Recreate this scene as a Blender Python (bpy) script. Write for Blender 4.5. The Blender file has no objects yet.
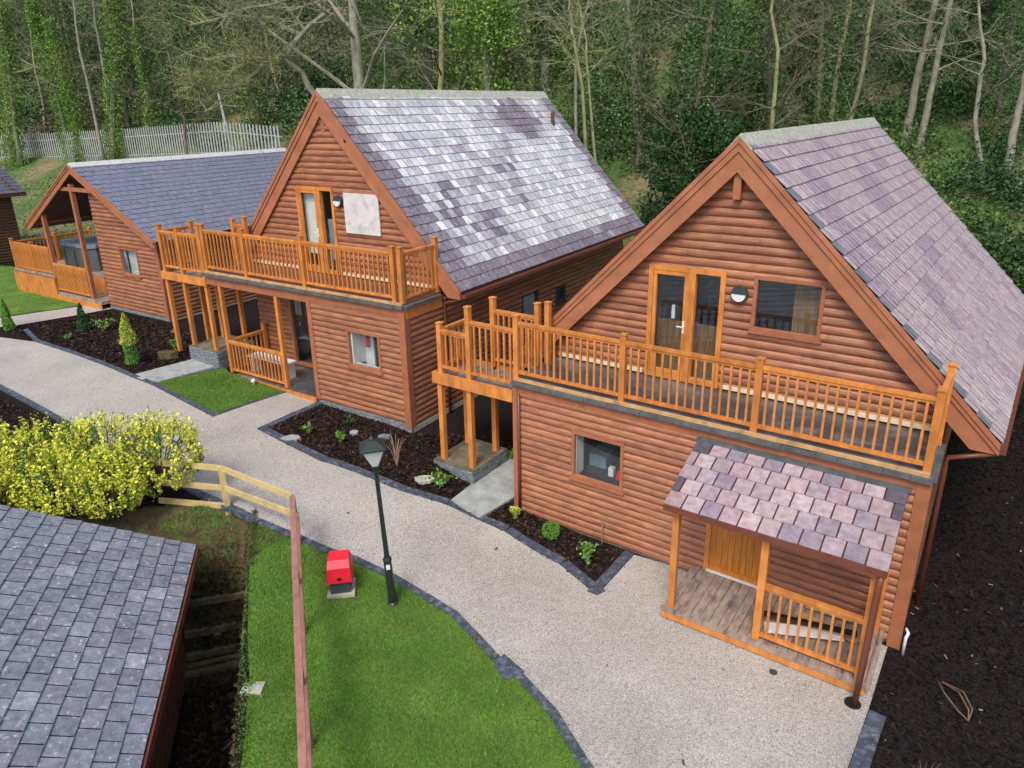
import bpy, math, random
import numpy as np
from mathutils import Vector, Matrix
from mathutils.geometry import delaunay_2d_cdt
random.seed(7); rng=np.random.default_rng(7)
C=bpy.context.scene.collection
R=math.radians
# ------------------------------------------------------------------ camera numbers (solved from the photograph)
F,TH,RO,CH,CY=709.556,R(19.08),R(1.0),7.572,-31.596
def ray(px,py):
    a=px-512; b=384+CY-py; c,s=math.cos(RO),math.sin(RO)
    u=(a*c+b*s)/F; v=(-a*s+b*c)/F
    return np.array([u, math.cos(TH)+v*math.sin(TH), -math.sin(TH)+v*math.cos(TH)])
# ------------------------------------------------------------------ materials
def nd(nt,t,**k):
    n=nt.nodes.new(t)
    for a,b in k.items():
        if a in('inp',):
            for i,v in b.items(): n.inputs[i].default_value=v
        else: setattr(n,a,b)
    return n
MATS={}
def mat(name,col,rough=.6,var=.15,scale=6.,stretch=(1,1,1),bump=0.,bscale=40.,attr=False,col2=None,c2scale=2.,c2lo=.5,c2hi=.65,metal=0.,spec=.4,coord='Object',emit=None,tone=False,rnd=0.):
    m=bpy.data.materials.new(name); m.use_nodes=True; nt=m.node_tree; L=nt.links.new
    P=nt.nodes['Principled BSDF']; P.inputs['Roughness'].default_value=rough; P.inputs['Metallic'].default_value=metal
    P.inputs['Specular IOR Level'].default_value=spec
    tc=nd(nt,'ShaderNodeTexCoord'); mp=nd(nt,'ShaderNodeMapping'); mp.inputs['Scale'].default_value=stretch
    L(tc.outputs[coord],mp.inputs['Vector'])
    base=nd(nt,'ShaderNodeRGB'); base.outputs[0].default_value=(*col,1); cur=base.outputs[0]
    if attr:
        at=nd(nt,'ShaderNodeAttribute',attribute_name='col'); cur=at.outputs['Color']
    if col2 is not None:
        n=nd(nt,'ShaderNodeTexNoise',inp={'Scale':c2scale,'Detail':5.,'Roughness':.65}); L(mp.outputs[0],n.inputs['Vector'])
        r=nd(nt,'ShaderNodeMapRange',inp={1:c2lo,2:c2hi}); L(n.outputs[0],r.inputs[0])
        mx=nd(nt,'ShaderNodeMix',data_type='RGBA'); L(r.outputs[0],mx.inputs[0]); L(cur,mx.inputs[6]); mx.inputs[7].default_value=(*col2,1); cur=mx.outputs[2]
    if var>0:
        n=nd(nt,'ShaderNodeTexNoise',inp={'Scale':scale,'Detail':6.,'Roughness':.6}); L(mp.outputs[0],n.inputs['Vector'])
        r=nd(nt,'ShaderNodeMapRange',inp={1:.25,2:.75,3:1-var*1.6,4:1+var*1.6}); L(n.outputs[0],r.inputs[0])
        mx=nd(nt,'ShaderNodeMix',data_type='RGBA',blend_type='MULTIPLY'); mx.inputs[0].default_value=1
        L(cur,mx.inputs[6]); L(r.outputs[0],mx.inputs[7]); cur=mx.outputs[2]
    if tone:      # a tone per log / board stored on the faces
        at=nd(nt,'ShaderNodeAttribute',attribute_name='col'); mx=nd(nt,'ShaderNodeMix',data_type='RGBA',blend_type='MULTIPLY'); mx.inputs[0].default_value=1
        L(cur,mx.inputs[6]); L(at.outputs['Color'],mx.inputs[7]); cur=mx.outputs[2]
    if rnd:       # a tone per piece of timber
        oi=nd(nt,'ShaderNodeObjectInfo'); rr=nd(nt,'ShaderNodeMapRange',inp={3:1-rnd,4:1+rnd}); L(oi.outputs['Random'],rr.inputs[0])
        mx=nd(nt,'ShaderNodeMix',data_type='RGBA',blend_type='MULTIPLY'); mx.inputs[0].default_value=1; L(cur,mx.inputs[6]); L(rr.outputs[0],mx.inputs[7]); cur=mx.outputs[2]
    L(cur,P.inputs['Base Color'])
    if bump>0:
        n=nd(nt,'ShaderNodeTexNoise',inp={'Scale':bscale,'Detail':4.}); L(mp.outputs[0],n.inputs['Vector'])
        b=nd(nt,'ShaderNodeBump',inp={'Strength':min(bump,1.),'Distance':.02}); L(n.outputs[0],b.inputs['Height']); L(b.outputs[0],P.inputs['Normal'])
    if emit:
        P.inputs['Emission Color'].default_value=(*emit,1); P.inputs['Emission Strength'].default_value=.3
    MATS[name]=m; return m
mat('siding',(.385,.155,.078),.36,.26,3.,(1,1,6),.35,30,spec=.6,col2=(.26,.095,.05),c2scale=1.2,c2lo=.42,c2hi=.78,tone=True)
mat('siding_old',(.13,.065,.038),.6,.25,3.,(1,1,6),.3,30,tone=True)
mat('barge',(.40,.155,.08),.45,.14,3.,(1,1,1),.2,50)
mat('trim',(.36,.135,.068),.45,.14,4.)
mat('orange',(.62,.235,.055),.45,.2,7.,(1,1,.35),.25,60,col2=(.46,.15,.035),c2scale=5.,c2lo=.45,c2hi=.75,rnd=.13)
mat('doorwood',(.58,.21,.035),.4,.2,8.,(4,4,.3),.2,60)
mat('brownwood',(.20,.08,.045),.6,.2,5.)
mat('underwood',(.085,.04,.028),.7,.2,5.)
mat('greywood',(.33,.25,.2),.75,.25,5.,(3,1,1),.3,60,col2=(.18,.13,.11),c2scale=2.)
mat('rawwood',(.55,.33,.14),.7,.2,5.,(1,1,1),.2,60,col2=(.25,.2,.13),c2scale=4.)
mat('cream',(.75,.66,.48),.6,.1,8.)
mat('felt',(.085,.085,.09),.32,.3,2.,(1,1,1),.3,30,col2=(.16,.16,.165),c2scale=1.4,c2lo=.5,c2hi=.6)
mat('lead',(.11,.12,.125),.5,.3,8.,(1,1,1),.4,30,col2=(.07,.08,.07),c2scale=4.)
mat('ridge',(.43,.43,.36),.8,.25,12.,(1,1,1),.5,40)
mat('ridge_pale',(.54,.54,.52),.8,.15,12.)
mat('slate',(.2,.18,.2),.55,.22,9.,(1,1,1),.35,35,attr=True)
mat('slate_pale',(.2,.18,.2),.55,.22,9.,(1,1,1),.35,35,attr=True,col2=(.62,.61,.6),c2scale=13.,c2lo=.58,c2hi=.72)
mat('underlay',(.035,.03,.035),.8,.1,8.)
mat('stone',(.17,.19,.20),.7,.35,10.,(1,1,3),.6,14,col2=(.32,.33,.33),c2scale=8.)
mat('concrete',(.42,.40,.31),.85,.2,6.,(1,1,1),.4,30)
mat('paving',(.36,.38,.36),.7,.15,5.,(1,1,1),.2,40,col2=(.27,.29,.27),c2scale=3.)
mat('kerb',(.060,.072,.095),.6,.3,14.,(1,1,1),.4,30,col2=(.15,.17,.2),c2scale=9.)
mat('plinth_top',(.17,.15,.10),.6,.3,4.,(1,1,1),.3,20,col2=(.10,.085,.055),c2scale=3.)
mat('oldwood',(.20,.155,.08),.9,.35,6.,(1,1,1),.6,20,col2=(.07,.085,.03),c2scale=5.)
mat('white',(.8,.8,.79),.45,.06,6.)
mat('whiteboard',(.66,.64,.62),.6,.1,3.,(1,1,1),.1,20,col2=(.5,.49,.48),c2scale=4.)
mat('black',(.012,.014,.014),.35,.1,6.)
mat('dark_green_metal',(.022,.032,.03),.35,.2,8.)
mat('darkgrey',(.045,.055,.06),.5,.15,6.)
mat('red_plastic',(.80,.022,.045),.4,.05,6.)
mat('pink_plastic',(.80,.022,.045),.4,.05,6.)
mat('pipe_brown',(.16,.055,.035),.35,.12,6.)
mat('rail_brown',(.36,.17,.125),.5,.2,6.,(1,1,1),.2,30)
mat('fence_timber',(.60,.47,.20),.7,.15,6.,(1,1,1),.3,60)
mat('galv',(.50,.53,.51),.5,.2,4.,metal=.3)
mat('tub_side',(.10,.125,.13),.5,.12,6.)
mat('tub_cover',(.22,.30,.37),.5,.12,6.)
mat('room',(.62,.62,.60),.8,.1,3.)
mat('roomfloor',(.16,.13,.11),.7,.1,3.)
mat('panelling',(.22,.13,.07),.6,.3,8.,(5,1,.4))
mat('bark_grey',(.28,.27,.20),.85,.3,6.,(1,1,.4),.7,14,col2=(.20,.22,.12),c2scale=2.5)
mat('bark_brown',(.16,.12,.09),.9,.3,6.,(1,1,.4),.7,14,col2=(.12,.14,.05),c2scale=2.5)
mat('bark_dark',(.13,.115,.08),.9,.3,6.,(1,1,.4),.7,14,col2=(.09,.12,.04),c2scale=2.5)
mat('bark_moss',(.27,.28,.13),.9,.3,6.,(1,1,.5),.5,14)
mat('twig',(.17,.16,.10),.9,.2,4.)
mat('leaf',(.1,.2,.04),.55,0.,attr=True,spec=.3)
mat('chip',(.1,.06,.04),.95,0.,attr=True,spec=.08)
mat('stem_dry',(.42,.30,.2),.8,.2,6.)
mat('stem_dark',(.16,.10,.06),.8,.2,6.)
mat('mulch',(.015,.012,.011),.9,.45,22.,(1,1,1),1.,28,col2=(.032,.023,.019),c2scale=30.,c2lo=.5,c2hi=.6,spec=.08)
mat('hill',(.075,.125,.03),.95,.4,5.,(1,1,1),1.,6,col2=(.21,.17,.09),c2scale=.35,c2lo=.47,c2hi=.62)
mat('turf',(.10,.22,.026),.85,.26,1.3,(1,1,1),.8,120,col2=(.17,.24,.045),c2scale=1.1,c2lo=.5,c2hi=.75)
mat('bank',(.10,.075,.036),.95,.4,6.,(1,1,1),1.,18,col2=(.07,.10,.025),c2scale=3.)
mat('blackpipe',(.03,.03,.03),.4,0)
# gravel path: resin-bound pebbles
def gravel():
    m=bpy.data.materials.new('gravel'); m.use_nodes=True; nt=m.node_tree; L=nt.links.new; P=nt.nodes['Principled BSDF']
    P.inputs['Roughness'].default_value=.75
    tc=nd(nt,'ShaderNodeTexCoord')
    v=nd(nt,'ShaderNodeTexVoronoi',inp={'Scale':75.}); L(tc.outputs['Object'],v.inputs['Vector'])
    cr=nd(nt,'ShaderNodeValToRGB'); L(v.outputs['Color'],cr.inputs[0])
    e=cr.color_ramp.elements; e[0].color=(.20,.17,.14,1); e[1].color=(.78,.75,.70,1); e[0].position=.04
    x=e.new(.35); x.color=(.45,.415,.36,1); x=e.new(.7); x.color=(.54,.505,.45,1)
    n=nd(nt,'ShaderNodeTexNoise',inp={'Scale':.55,'Detail':6.,'Roughness':.6}); L(tc.outputs['Object'],n.inputs['Vector'])
    r=nd(nt,'ShaderNodeMapRange',inp={1:.32,2:.66,3:.72,4:.97}); L(n.outputs[0],r.inputs[0])
    mx=nd(nt,'ShaderNodeMix',data_type='RGBA',blend_type='MULTIPLY'); mx.inputs[0].default_value=1
    L(cr.outputs[0],mx.inputs[6]); L(r.outputs[0],mx.inputs[7]); L(mx.outputs[2],P.inputs['Base Color'])
    b=nd(nt,'ShaderNodeBump',inp={'Strength':.6,'Distance':.01}); L(v.outputs['Distance'],b.inputs['Height']); b.invert=True; L(b.outputs[0],P.inputs['Normal'])
    MATS['gravel']=m
gravel()
def glassmat(name,tint,refl):
    m=bpy.data.materials.new(name); m.use_nodes=True; nt=m.node_tree; L=nt.links.new
    nt.nodes.remove(nt.nodes['Principled BSDF']); o=nt.nodes['Material Output']
    t=nd(nt,'ShaderNodeBsdfTransparent'); t.inputs[0].default_value=(*tint,1)
    g=nd(nt,'ShaderNodeBsdfGlossy'); g.inputs['Roughness'].default_value=.02; g.inputs[0].default_value=(.85,.92,.95,1)
    lw=nd(nt,'ShaderNodeLayerWeight'); lw.inputs[0].default_value=.12
    r=nd(nt,'ShaderNodeMapRange',inp={1:0.,2:1.,3:refl,4:.95}); L(lw.outputs['Fresnel'],r.inputs[0])
    mx=nd(nt,'ShaderNodeMixShader'); L(r.outputs[0],mx.inputs[0]); L(t.outputs[0],mx.inputs[1]); L(g.outputs[0],mx.inputs[2]); L(mx.outputs[0],o.inputs[0])
    MATS[name]=m
glassmat('glass',(.95,.98,.98),.05)
glassmat('lampglass',(.75,.75,.75),.3)
mat('milkglass',(.72,.72,.70),.3,.05)
# ------------------------------------------------------------------ mesh builder
class MB:
    def __init__(s): s.v=[]; s.f=[]; s.c=[]; s.m=[]; s.st=[]
    def add(s,vs,fs,col=None,mi=0):
        b=len(s.v); s.st.append(b); s.v+=[tuple(map(float,q)) for q in vs]
        for f in fs: s.f.append(tuple(i+b for i in f)); s.c.append(col or (1,1,1)); s.m.append(mi)
    def box(s,x0,x1,y0,y1,z0,z1,col=None,mi=0,M=None):
        vs=[Vector((x,y,z)) for x in(x0,x1) for y in(y0,y1) for z in(z0,z1)]
        if M: vs=[M@v for v in vs]
        s.add(vs,[(0,1,3,2),(4,6,7,5),(0,4,5,1),(2,3,7,6),(0,2,6,4),(1,5,7,3)],col,mi)
    def beam(s,a,b,w,h,up=(0,0,1),col=None,mi=0):      # box from a to b, width w, height h
        a=Vector(a);b=Vector(b);d=(b-a);l=d.length;d.normalize();sx=d.cross(Vector(up))
        if sx.length<1e-4: sx=Vector((1,0,0))
        sx.normalize();uz=sx.cross(d)
        M=Matrix((( d.x,sx.x,uz.x,a.x),(d.y,sx.y,uz.y,a.y),(d.z,sx.z,uz.z,a.z),(0,0,0,1)))
        s.box(0,l,-w/2,w/2,-h/2,h/2,col,mi,M)
    def tube(s,pts,rad,n=8,col=None,mi=0,cap=True):
        pts=[Vector(p) for p in pts]; k=len(pts)
        if not hasattr(rad,'__len__'): rad=[rad]*k
        vs=[];ref=None
        for i,p in enumerate(pts):
            d=(pts[min(i+1,k-1)]-pts[max(i-1,0)]).normalized()
            if ref is None: ref=d.orthogonal().normalized()
            ref=(ref-d*ref.dot(d)); ref=ref.normalized() if ref.length>1e-5 else d.orthogonal().normalized()
            w=d.cross(ref)
            for j in range(n):
                a=2*math.pi*j/n; vs.append(p+(ref*math.cos(a)+w*math.sin(a))*rad[i])
        fs=[(i*n+j,i*n+(j+1)%n,(i+1)*n+(j+1)%n,(i+1)*n+j) for i in range(k-1) for j in range(n)]
        if cap: fs+= [tuple(range(n))[::-1],tuple((k-1)*n+j for j in range(n))]
        s.add(vs,fs,col,mi)
    def prism(s,poly,d,col=None,mi=0):  # poly: 3d points, extruded by vector d
        n=len(poly);p=[Vector(q) for q in poly];d=Vector(d)
        s.add(p+[q+d for q in p],[tuple(range(n))[::-1],tuple(range(n,2*n))]+[(i,(i+1)%n,n+(i+1)%n,n+i) for i in range(n)],col,mi)
    def ball(s,c,r,n=10,m=6,sc=(1,1,1),col=None,mi=0,z0=-1.):
        vs=[];c=Vector(c)
        for i in range(m+1):
            a=-math.pi/2+math.pi*i/m
            for j in range(n):
                b=2*math.pi*j/n; vs.append(c+Vector((math.cos(a)*math.cos(b)*r*sc[0],math.cos(a)*math.sin(b)*r*sc[1],math.sin(a)*r*sc[2])))
        s.add(vs,[(i*n+j,i*n+(j+1)%n,(i+1)*n+(j+1)%n,(i+1)*n+j) for i in range(m) for j in range(n)],col,mi)
    def mesh(s,name,mats,smooth=False,colattr=False):
        me=bpy.data.meshes.new(name); me.from_pydata(s.v,[],s.f)
        for m in (mats if isinstance(mats,(list,tuple)) else [mats]): me.materials.append(MATS[m])
        if any(str(m).startswith('siding') for m in (mats if isinstance(mats,(list,tuple)) else [mats])): colattr=True
        if any(s.m): me.polygons.foreach_set('material_index',s.m)
        if smooth: me.polygons.foreach_set('use_smooth',[True]*len(s.f))
        if colattr: setcol(me,np.array(s.c))
        me.update(); return me
    def pieces(s,name,mats,parent=None):       # every shape added becomes an object of its own
        out=[]
        for i,b in enumerate(s.st):
            e=s.st[i+1] if i+1<len(s.st) else len(s.v); q=MB(); q.v=s.v[b:e]
            for f,m in zip(s.f,s.m):
                if b<=f[0]<e: q.f.append(tuple(j-b for j in f)); q.m.append(m); q.c.append((1,1,1))
            out.append(q.obj(name,mats,parent))
        return out
    def obj(s,name,mats,parent=None,smooth=False,colattr=False,**k):
        return link(name,s.mesh(name,mats,smooth,colattr),parent,**k)
def setcol(me,fc):
    a=me.attributes.new('col','FLOAT_COLOR','FACE'); d=np.ones((len(fc),4),np.float32); d[:,:3]=fc; a.data.foreach_set('color',d.ravel())
def link(name,me,parent=None,label=None,cat=None,group=None,kind=None,loc=None,rotz=None):
    o=bpy.data.objects.new(name,me); C.objects.link(o); o.parent=parent
    if loc is not None: o.location=loc
    if rotz is not None: o.rotation_euler=(0,0,rotz)
    for k,v in(('label',label),('category',cat),('group',group),('kind',kind)):
        if v: o[k]=v
    return o
def thing(name,label,cat,loc=(0,0,0),rotz=0,group=None): return link(name,None,None,label,cat,group,None,loc,rotz)
def np_mesh(name,V,Fq,mats,cols=None,n=4,smooth=False):
    me=bpy.data.meshes.new(name); me.vertices.add(len(V)); me.vertices.foreach_set('co',np.asarray(V,np.float32).ravel())
    nf=len(Fq); me.loops.add(nf*n); me.loops.foreach_set('vertex_index',np.asarray(Fq,np.int32).ravel())
    me.polygons.add(nf); me.polygons.foreach_set('loop_start',np.arange(nf,dtype=np.int32)*n); me.polygons.foreach_set('loop_total',np.full(nf,n,np.int32))
    for m in (mats if isinstance(mats,(list,tuple)) else [mats]): me.materials.append(MATS[m])
    me.update(calc_edges=True)
    if cols is not None: setcol(me,cols)
    if smooth: me.polygons.foreach_set('use_smooth',np.ones(nf,bool))
    return me
def dup(root,loc,rotz,scale=None,label=None,group=None):
    r=root.copy(); C.objects.link(r); r.location=loc; r.rotation_euler=(0,0,rotz)
    if scale: r.scale=scale
    if label: r['label']=label
    if group: r['group']=group
    for ch in list(root.children):
        c=ch.copy(); C.objects.link(c); c.parent=r
        for g in list(ch.children):
            e=g.copy(); C.objects.link(e); e.parent=c
    return r
# ------------------------------------------------------------------ terrain
cs,sn=math.cos(R(34.9)),math.sin(R(34.9))
def sst(t): t=np.clip(t,0,1); return t*t*(3-2*t)
HD=np.array([.2605,-.9655]); HM=np.array([.9655,.2605]); HC=np.array([-5.45,10.39])   # foreground lodge frame: along its eave, outward, eave corner
def T(x,y,pit=True):
    x=np.asarray(x,float);y=np.asarray(y,float)
    s=-(x-.058)*cs+(y-12.222)*sn; v=(x-.058)*sn+(y-12.222)*cs
    z=.8*sst((s+1.5)/5.6)+.33*sst((s-4.1)/9.)
    vh=15.-8*np.clip((s-12)/15.,0,1)
    w=v-vh; up=np.where(w>0,.42*(np.sqrt(w*w+4)-2),0.)
    up=up+.25*np.maximum(w-18,0)*np.clip((s-15)/30,0,1)*(w<400)
    up=np.minimum(up,75.)
    z=z+up+np.where(w>0,np.minimum(w,8)/8*(.35*np.sin(x*.37+1)*np.sin(y*.31)+.12*np.sin(x*1.3)*np.sin(y*1.1+2)),0)
    if pit:
        p=(x-HC[0])*HM[0]+(y-HC[1])*HM[1]; q=-((x-HC[0])*HD[0]+(y-HC[1])*HD[1])     # p: outwards from the eave, q: beyond the far verge
        m=sst((.92-p)/.3)*sst((.95-q)/1.25)*(q>-14)*sst((p+14)/2)
        z=z-(z+1.66)*m
    return z
def G(px,py,lift=0.):
    r=ray(px,py); t=2.
    while t<200:
        x,y,z=r[0]*t,r[1]*t,CH+r[2]*t
        if z<T(x,y)+lift:
            lo,hi=t-.25,t
            for _ in range(18):
                mi=(lo+hi)/2
                if CH+r[2]*mi<T(r[0]*mi,r[1]*mi)+lift: hi=mi
                else: lo=mi
            return np.array([r[0]*hi,r[1]*hi,float(T(r[0]*hi,r[1]*hi))])
        t+=.25
    return np.array([r[0]*t,r[1]*t,0])
def HZ(px,py,x,y):  # height of the sight line of a pixel above a ground point (for heights of upright things)
    r=ray(px,py); return CH+r[2]*math.hypot(x,y)/math.hypot(r[0],r[1])
def lines(lo,hi,flo,fhi,step,grow=1.12):
    a=list(np.arange(flo,fhi+1e-6,step)); s=step;x=fhi
    while x<hi: s*=grow; x+=s; a.append(x)
    s=step;x=flo;b=[]
    while x>lo: s*=grow; x-=s; b.append(x)
    return np.array(b[::-1]+a)
def grid(xs,ys,name,mats,keep,**k):
    X,Y=np.meshgrid(xs,ys); Z=T(X,Y); V=np.stack([X,Y,Z],-1).reshape(-1,3); nx=len(xs)
    i,j=np.meshgrid(np.arange(len(xs)-1),np.arange(len(ys)-1)); a=(j*nx+i).ravel()
    Q=np.stack([a,a+1,a+1+nx,a+nx],-1); c=V[Q].mean(1); Q=Q[keep(c[:,0],c[:,1])]
    used=np.unique(Q); mp=np.full(len(V),-1); mp[used]=np.arange(len(used))
    return link(name,np_mesh(name,V[used],mp[Q],mats,smooth=True),**k)
def hillw(x,y):
    s=-(x-.058)*cs+(y-12.222)*sn; v=(x-.058)*sn+(y-12.222)*cs
    return v-(15.-8*np.clip((s-12)/15.,0,1))
def pitw(x,y):
    p=(x-HC[0])*HM[0]+(y-HC[1])*HM[1]; q=-((x-HC[0])*HD[0]+(y-HC[1])*HD[1]); return p,q
xs=np.unique(np.round(np.concatenate([lines(-150,150,-14,12,.25),np.arange(-7.5,-1.5,.08)]),3)); ys=np.unique(np.round(np.concatenate([lines(-30,180,1,24,.25),np.arange(1,12.,.12)]),3))
isbank=lambda x,y:(pitw(x,y)[0]<1.15)&(pitw(x,y)[1]<1.2)&(pitw(x,y)[1]>-.6+.25*np.sin(pitw(x,y)[0]*5))&(pitw(x,y)[0]>-6)
grid(xs,ys,'ground','mulch',lambda x,y:(hillw(x,y)<=-1)&~isbank(x,y),kind='structure')
grid(xs,ys,'hillside','hill',lambda x,y:hillw(x,y)>-1,kind='structure')
grid(xs,ys,'bank','bank',isbank,kind='structure')
# ------------------------------------------------------------------ draped sheets
def inside(poly,x,y):
    c=np.zeros(len(x),bool); n=len(poly)
    for i in range(n):
        x1,y1=poly[i];x2,y2=poly[(i+1)%n]
        k=((y1>y)!=(y2>y))&(x<(x2-x1)*(y-y1)/((y2-y1) if y2!=y1 else 1e-9)+x1); c^=k
    return c
def dens(poly,closed=True,step=.3):
    out=[];n=len(poly)
    for i in range(n if closed else n-1):
        a=np.array(poly[i]);b=np.array(poly[(i+1)%n]);k=max(1,int(np.linalg.norm(b-a)/step))
        out+=[tuple(a+(b-a)*t/k) for t in range(k)]
    if not closed: out.append(tuple(poly[-1]))
    return out
def sheet(name,poly,m,lift,skirt=.0,pit=False,step=.3,**k):
    e=dens(poly,step=step); n=len(e)
    x=[p[0] for p in poly];y=[p[1] for p in poly]
    gx,gy=np.meshgrid(np.arange(min(x),max(x),step),np.arange(min(y),max(y),step)); gx=gx.ravel();gy=gy.ravel()
    k2=inside(poly,gx,gy); pts=[Vector(p) for p in e]+[Vector((a,b)) for a,b in zip(gx[k2],gy[k2])]
    r=delaunay_2d_cdt(pts,[(i,(i+1)%n) for i in range(n)],[],1,1e-4)
    V=[(p.x,p.y,float(T(p.x,p.y,pit))+lift) for p in r[0]]; Fs=[tuple(f) for f in r[2]]
    A=MB(); A.v=V; A.f=Fs; A.c=[(1,1,1)]*len(Fs); A.m=[0]*len(Fs)
    if skirt:
        for i in range(n):
            a=e[i];b=e[(i+1)%n]; za=float(T(*a,pit));zb=float(T(*b,pit))
            A.add([(*a,za+lift),(*b,zb+lift),(*b,zb+lift-skirt),(*a,za+lift-skirt)],[(0,1,2,3)])
    return A.obj(name,m,**k)
PX=lambda L:[tuple(G(*p)[:2]) for p in L]
H={'3':(.058,12.222,-34.897,0.),'2':(-7.702,17.93,-33.036,.857),'1':(-11.288,22.049,-32.508,1.128)}
def W(k,u,v):
    ox,oy,psi,z=H[k];a=R(psi); return (ox+u*math.cos(a)-v*math.sin(a),oy+u*math.sin(a)+v*math.cos(a))
far=[(-60,322),(0,338),(35,342.6),(70,354),(103,366),(131,378),(152,386),(213,418)]
br=[(250,405),(286,393.5)]
bed2=[(318,403),(257,430),(320,462),(400,492),(447,506),(478,521),(505,533),(560,566),(597,597),(634,556)]
near=[(597,775),(557.5,712),(523,675),(500,658),(481,637),(458.5,614),(428,595),(397.5,577),(385,571),(356,557.5),(331,550),(299,536),(262.6,521),(231,507),(196.5,490),(130,455),(63,419),(23,397),(0,385),(-60,362)]
path=PX(far+br+bed2)+[W('3',3.2,.0),W('3',6.6,-.1)]+PX([(868,712),(848,768),(820,860),(640,860)])+PX(near)
sheet('path',path,'gravel',.028,.0,kind='structure')
lawn=PX([(598,775),(556,716),(522,682),(497,664),(477,641),(455,618),(425,599),(395,581),(383,575),(354,561.5),(329,554),(300,541),(283,539),(268,549),(250,561),(249,600),(248,640),(250,680),(246,730),(238,800),(600,810)])
sheet('lawn',lawn,'turf',.03,.1,kind='structure')
patch=PX([(155,384),(226,369)])+[W('2',.25,-.12),W('2',2.55,-.12)]+PX([(284,394),(215,416)])
sheet('lawn',patch,'turf',.034,.03,kind='structure')
lawn3=PX([(-80,262),(13,267),(40,282),(92,303),(75,307),(0,317),(-80,330)])
sheet('lawn',lawn3,'turf',.03,.03,kind='structure')
sheet('path',PX([(-60,334),(-60,328),(0,318.5),(77,307.5),(96,304),(113,309),(77,315.7),(16,326)]),'gravel',.022,kind='structure')
verge=PX([(205,505),(228,512),(262,527),(299,542),(283,541),(268,549),(250,556),(225,541),(200,541),(150,530)])
sheet('verge',verge,'bank',.02,pit=True,step=.12,kind='structure')
def kerbline(name,pts,label,w=.13,bl=.22,side=1,h=.05):
    p=dens(PX(pts),False,bl) ; A=MB()
    for i in range(len(p)-1):
        a=np.array(p[i]);b=np.array(p[i+1]);d=(b-a);l=np.linalg.norm(d)
        if l<.02: continue
        d/=l;nn=np.array([-d[1],d[0]])*side; off=nn*(w/2+.01+random.uniform(-.003,.003)); g=.003
        za=float(T(*a,False));zb=float(T(*b,False)); t=h+random.uniform(-.003,.003)
        A.beam((a[0]+off[0]+d[0]*g,a[1]+off[1]+d[1]*g,za+t/2-.02),(b[0]+off[0]-d[0]*g,b[1]+off[1]-d[1]*g,zb+t/2-.02),w,t+.04)
    return A.obj(name,'kerb',kind='structure')
kerbline('kerb',near[:-1],'',side=1)
kerbline('kerb',[(23,331)]+far[2:],'',side=1)
kerbline('kerb',far[-1:]+br,'',side=1,w=.09)
kerbline('kerb',bed2,'',side=1,w=.17)
kerbline('kerb',[(868,712),(848,768),(830,830)],'',side=1,w=.2)
kerbline('kerb',[(153,385),(225,369)],'',side=1,w=.07)
for q in ([(131,377),(152,385.5),(226,365),(225,352)],[(449.7,503),(479,520),(519,496),(524,455),(510,456)]):
    sheet('pavement',PX(q),'paving',.05,.09,kind='structure')
sheet('pavement',PX([(494,668),(504,657),(524,674),(505,683)]),'kerb',.062,.06,kind='structure')
# ------------------------------------------------------------------ grass blades and bark chips
def scatter(poly,n):
    x=[p[0] for p in poly];y=[p[1] for p in poly]; a=rng.uniform(min(x),max(x),n*3);b=rng.uniform(min(y),max(y),n*3)
    k=inside(poly,a,b); return a[k][:n],b[k][:n]
def blades(name,poly,n,h,lift,label,pit=False):
    x,y=scatter(poly,n); n=len(x); z=T(x,y,pit)+lift-.005; a=rng.uniform(0,6.28,n); w=rng.uniform(.004,.009,n); hh=h*rng.uniform(.5,1.25,n)
    lx=rng.normal(0,.4,n)*hh; ly=rng.normal(0,.4,n)*hh
    V=np.stack([np.stack([x-np.cos(a)*w,y-np.sin(a)*w,z],-1),np.stack([x+np.cos(a)*w,y+np.sin(a)*w,z],-1),np.stack([x+lx,y+ly,z+hh],-1)],1).reshape(-1,3)
    t=.5+.5*np.sin(x*2.1+np.sin(y*1.7)*2)*np.sin(y*2.6+x); c=np.stack([.088+.075*t,.215+.06*t,.022+.016*t],-1)*rng.uniform(.7,1.35,(n,1))
    dry=rng.random(n)<.06; c[dry]=(.3,.28,.12)
    link(name,np_mesh(name,V,np.arange(3*n).reshape(-1,3),'leaf',c,3),label=label,cat='grass',kind='stuff')
blades('grass',lawn,90000,.035,.03,'mown green grass on the foreground lawn beside the lamp post')
blades('grass',patch,22000,.04,.034,'bright green grass on the small square lawn by the middle lodge')
blades('grass',lawn3,14000,.05,.03,'green grass of the lawn in front of the hot tub deck')
blades('grass',verge,5000,.05,.02,'sparse grass on the bare earth behind the timber fence',True)
def chips(name,poly,n,size,label,pal,ok=None,lift=0.0):
    x,y=scatter(poly,n)
    if ok is not None: k=ok(x,y); x=x[k];y=y[k]
    n=len(x); z=T(x,y)+rng.uniform(.004,.03,n)+lift; a=rng.uniform(0,6.28,n); l=size*rng.uniform(.4,1.6,n)/2; w=l*rng.uniform(.15,.5,n)
    dx=np.stack([np.cos(a)*l,np.sin(a)*l,rng.normal(0,.35,n)*l],-1); dy=np.stack([-np.sin(a)*w,np.cos(a)*w,rng.normal(0,.5,n)*w],-1); c=np.stack([x,y,z],-1)
    V=np.stack([c-dx-dy,c+dx-dy,c+dx+dy,c-dx+dy],1).reshape(-1,3)
    pal=np.array(pal); cc=pal[rng.integers(0,len(pal),n)]*rng.uniform(.6,1.4,(n,1))
    link(name,np_mesh(name,V,np.arange(4*n).reshape(-1,4),'chip',cc),label=label,cat='bark mulch',kind='stuff')
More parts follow.
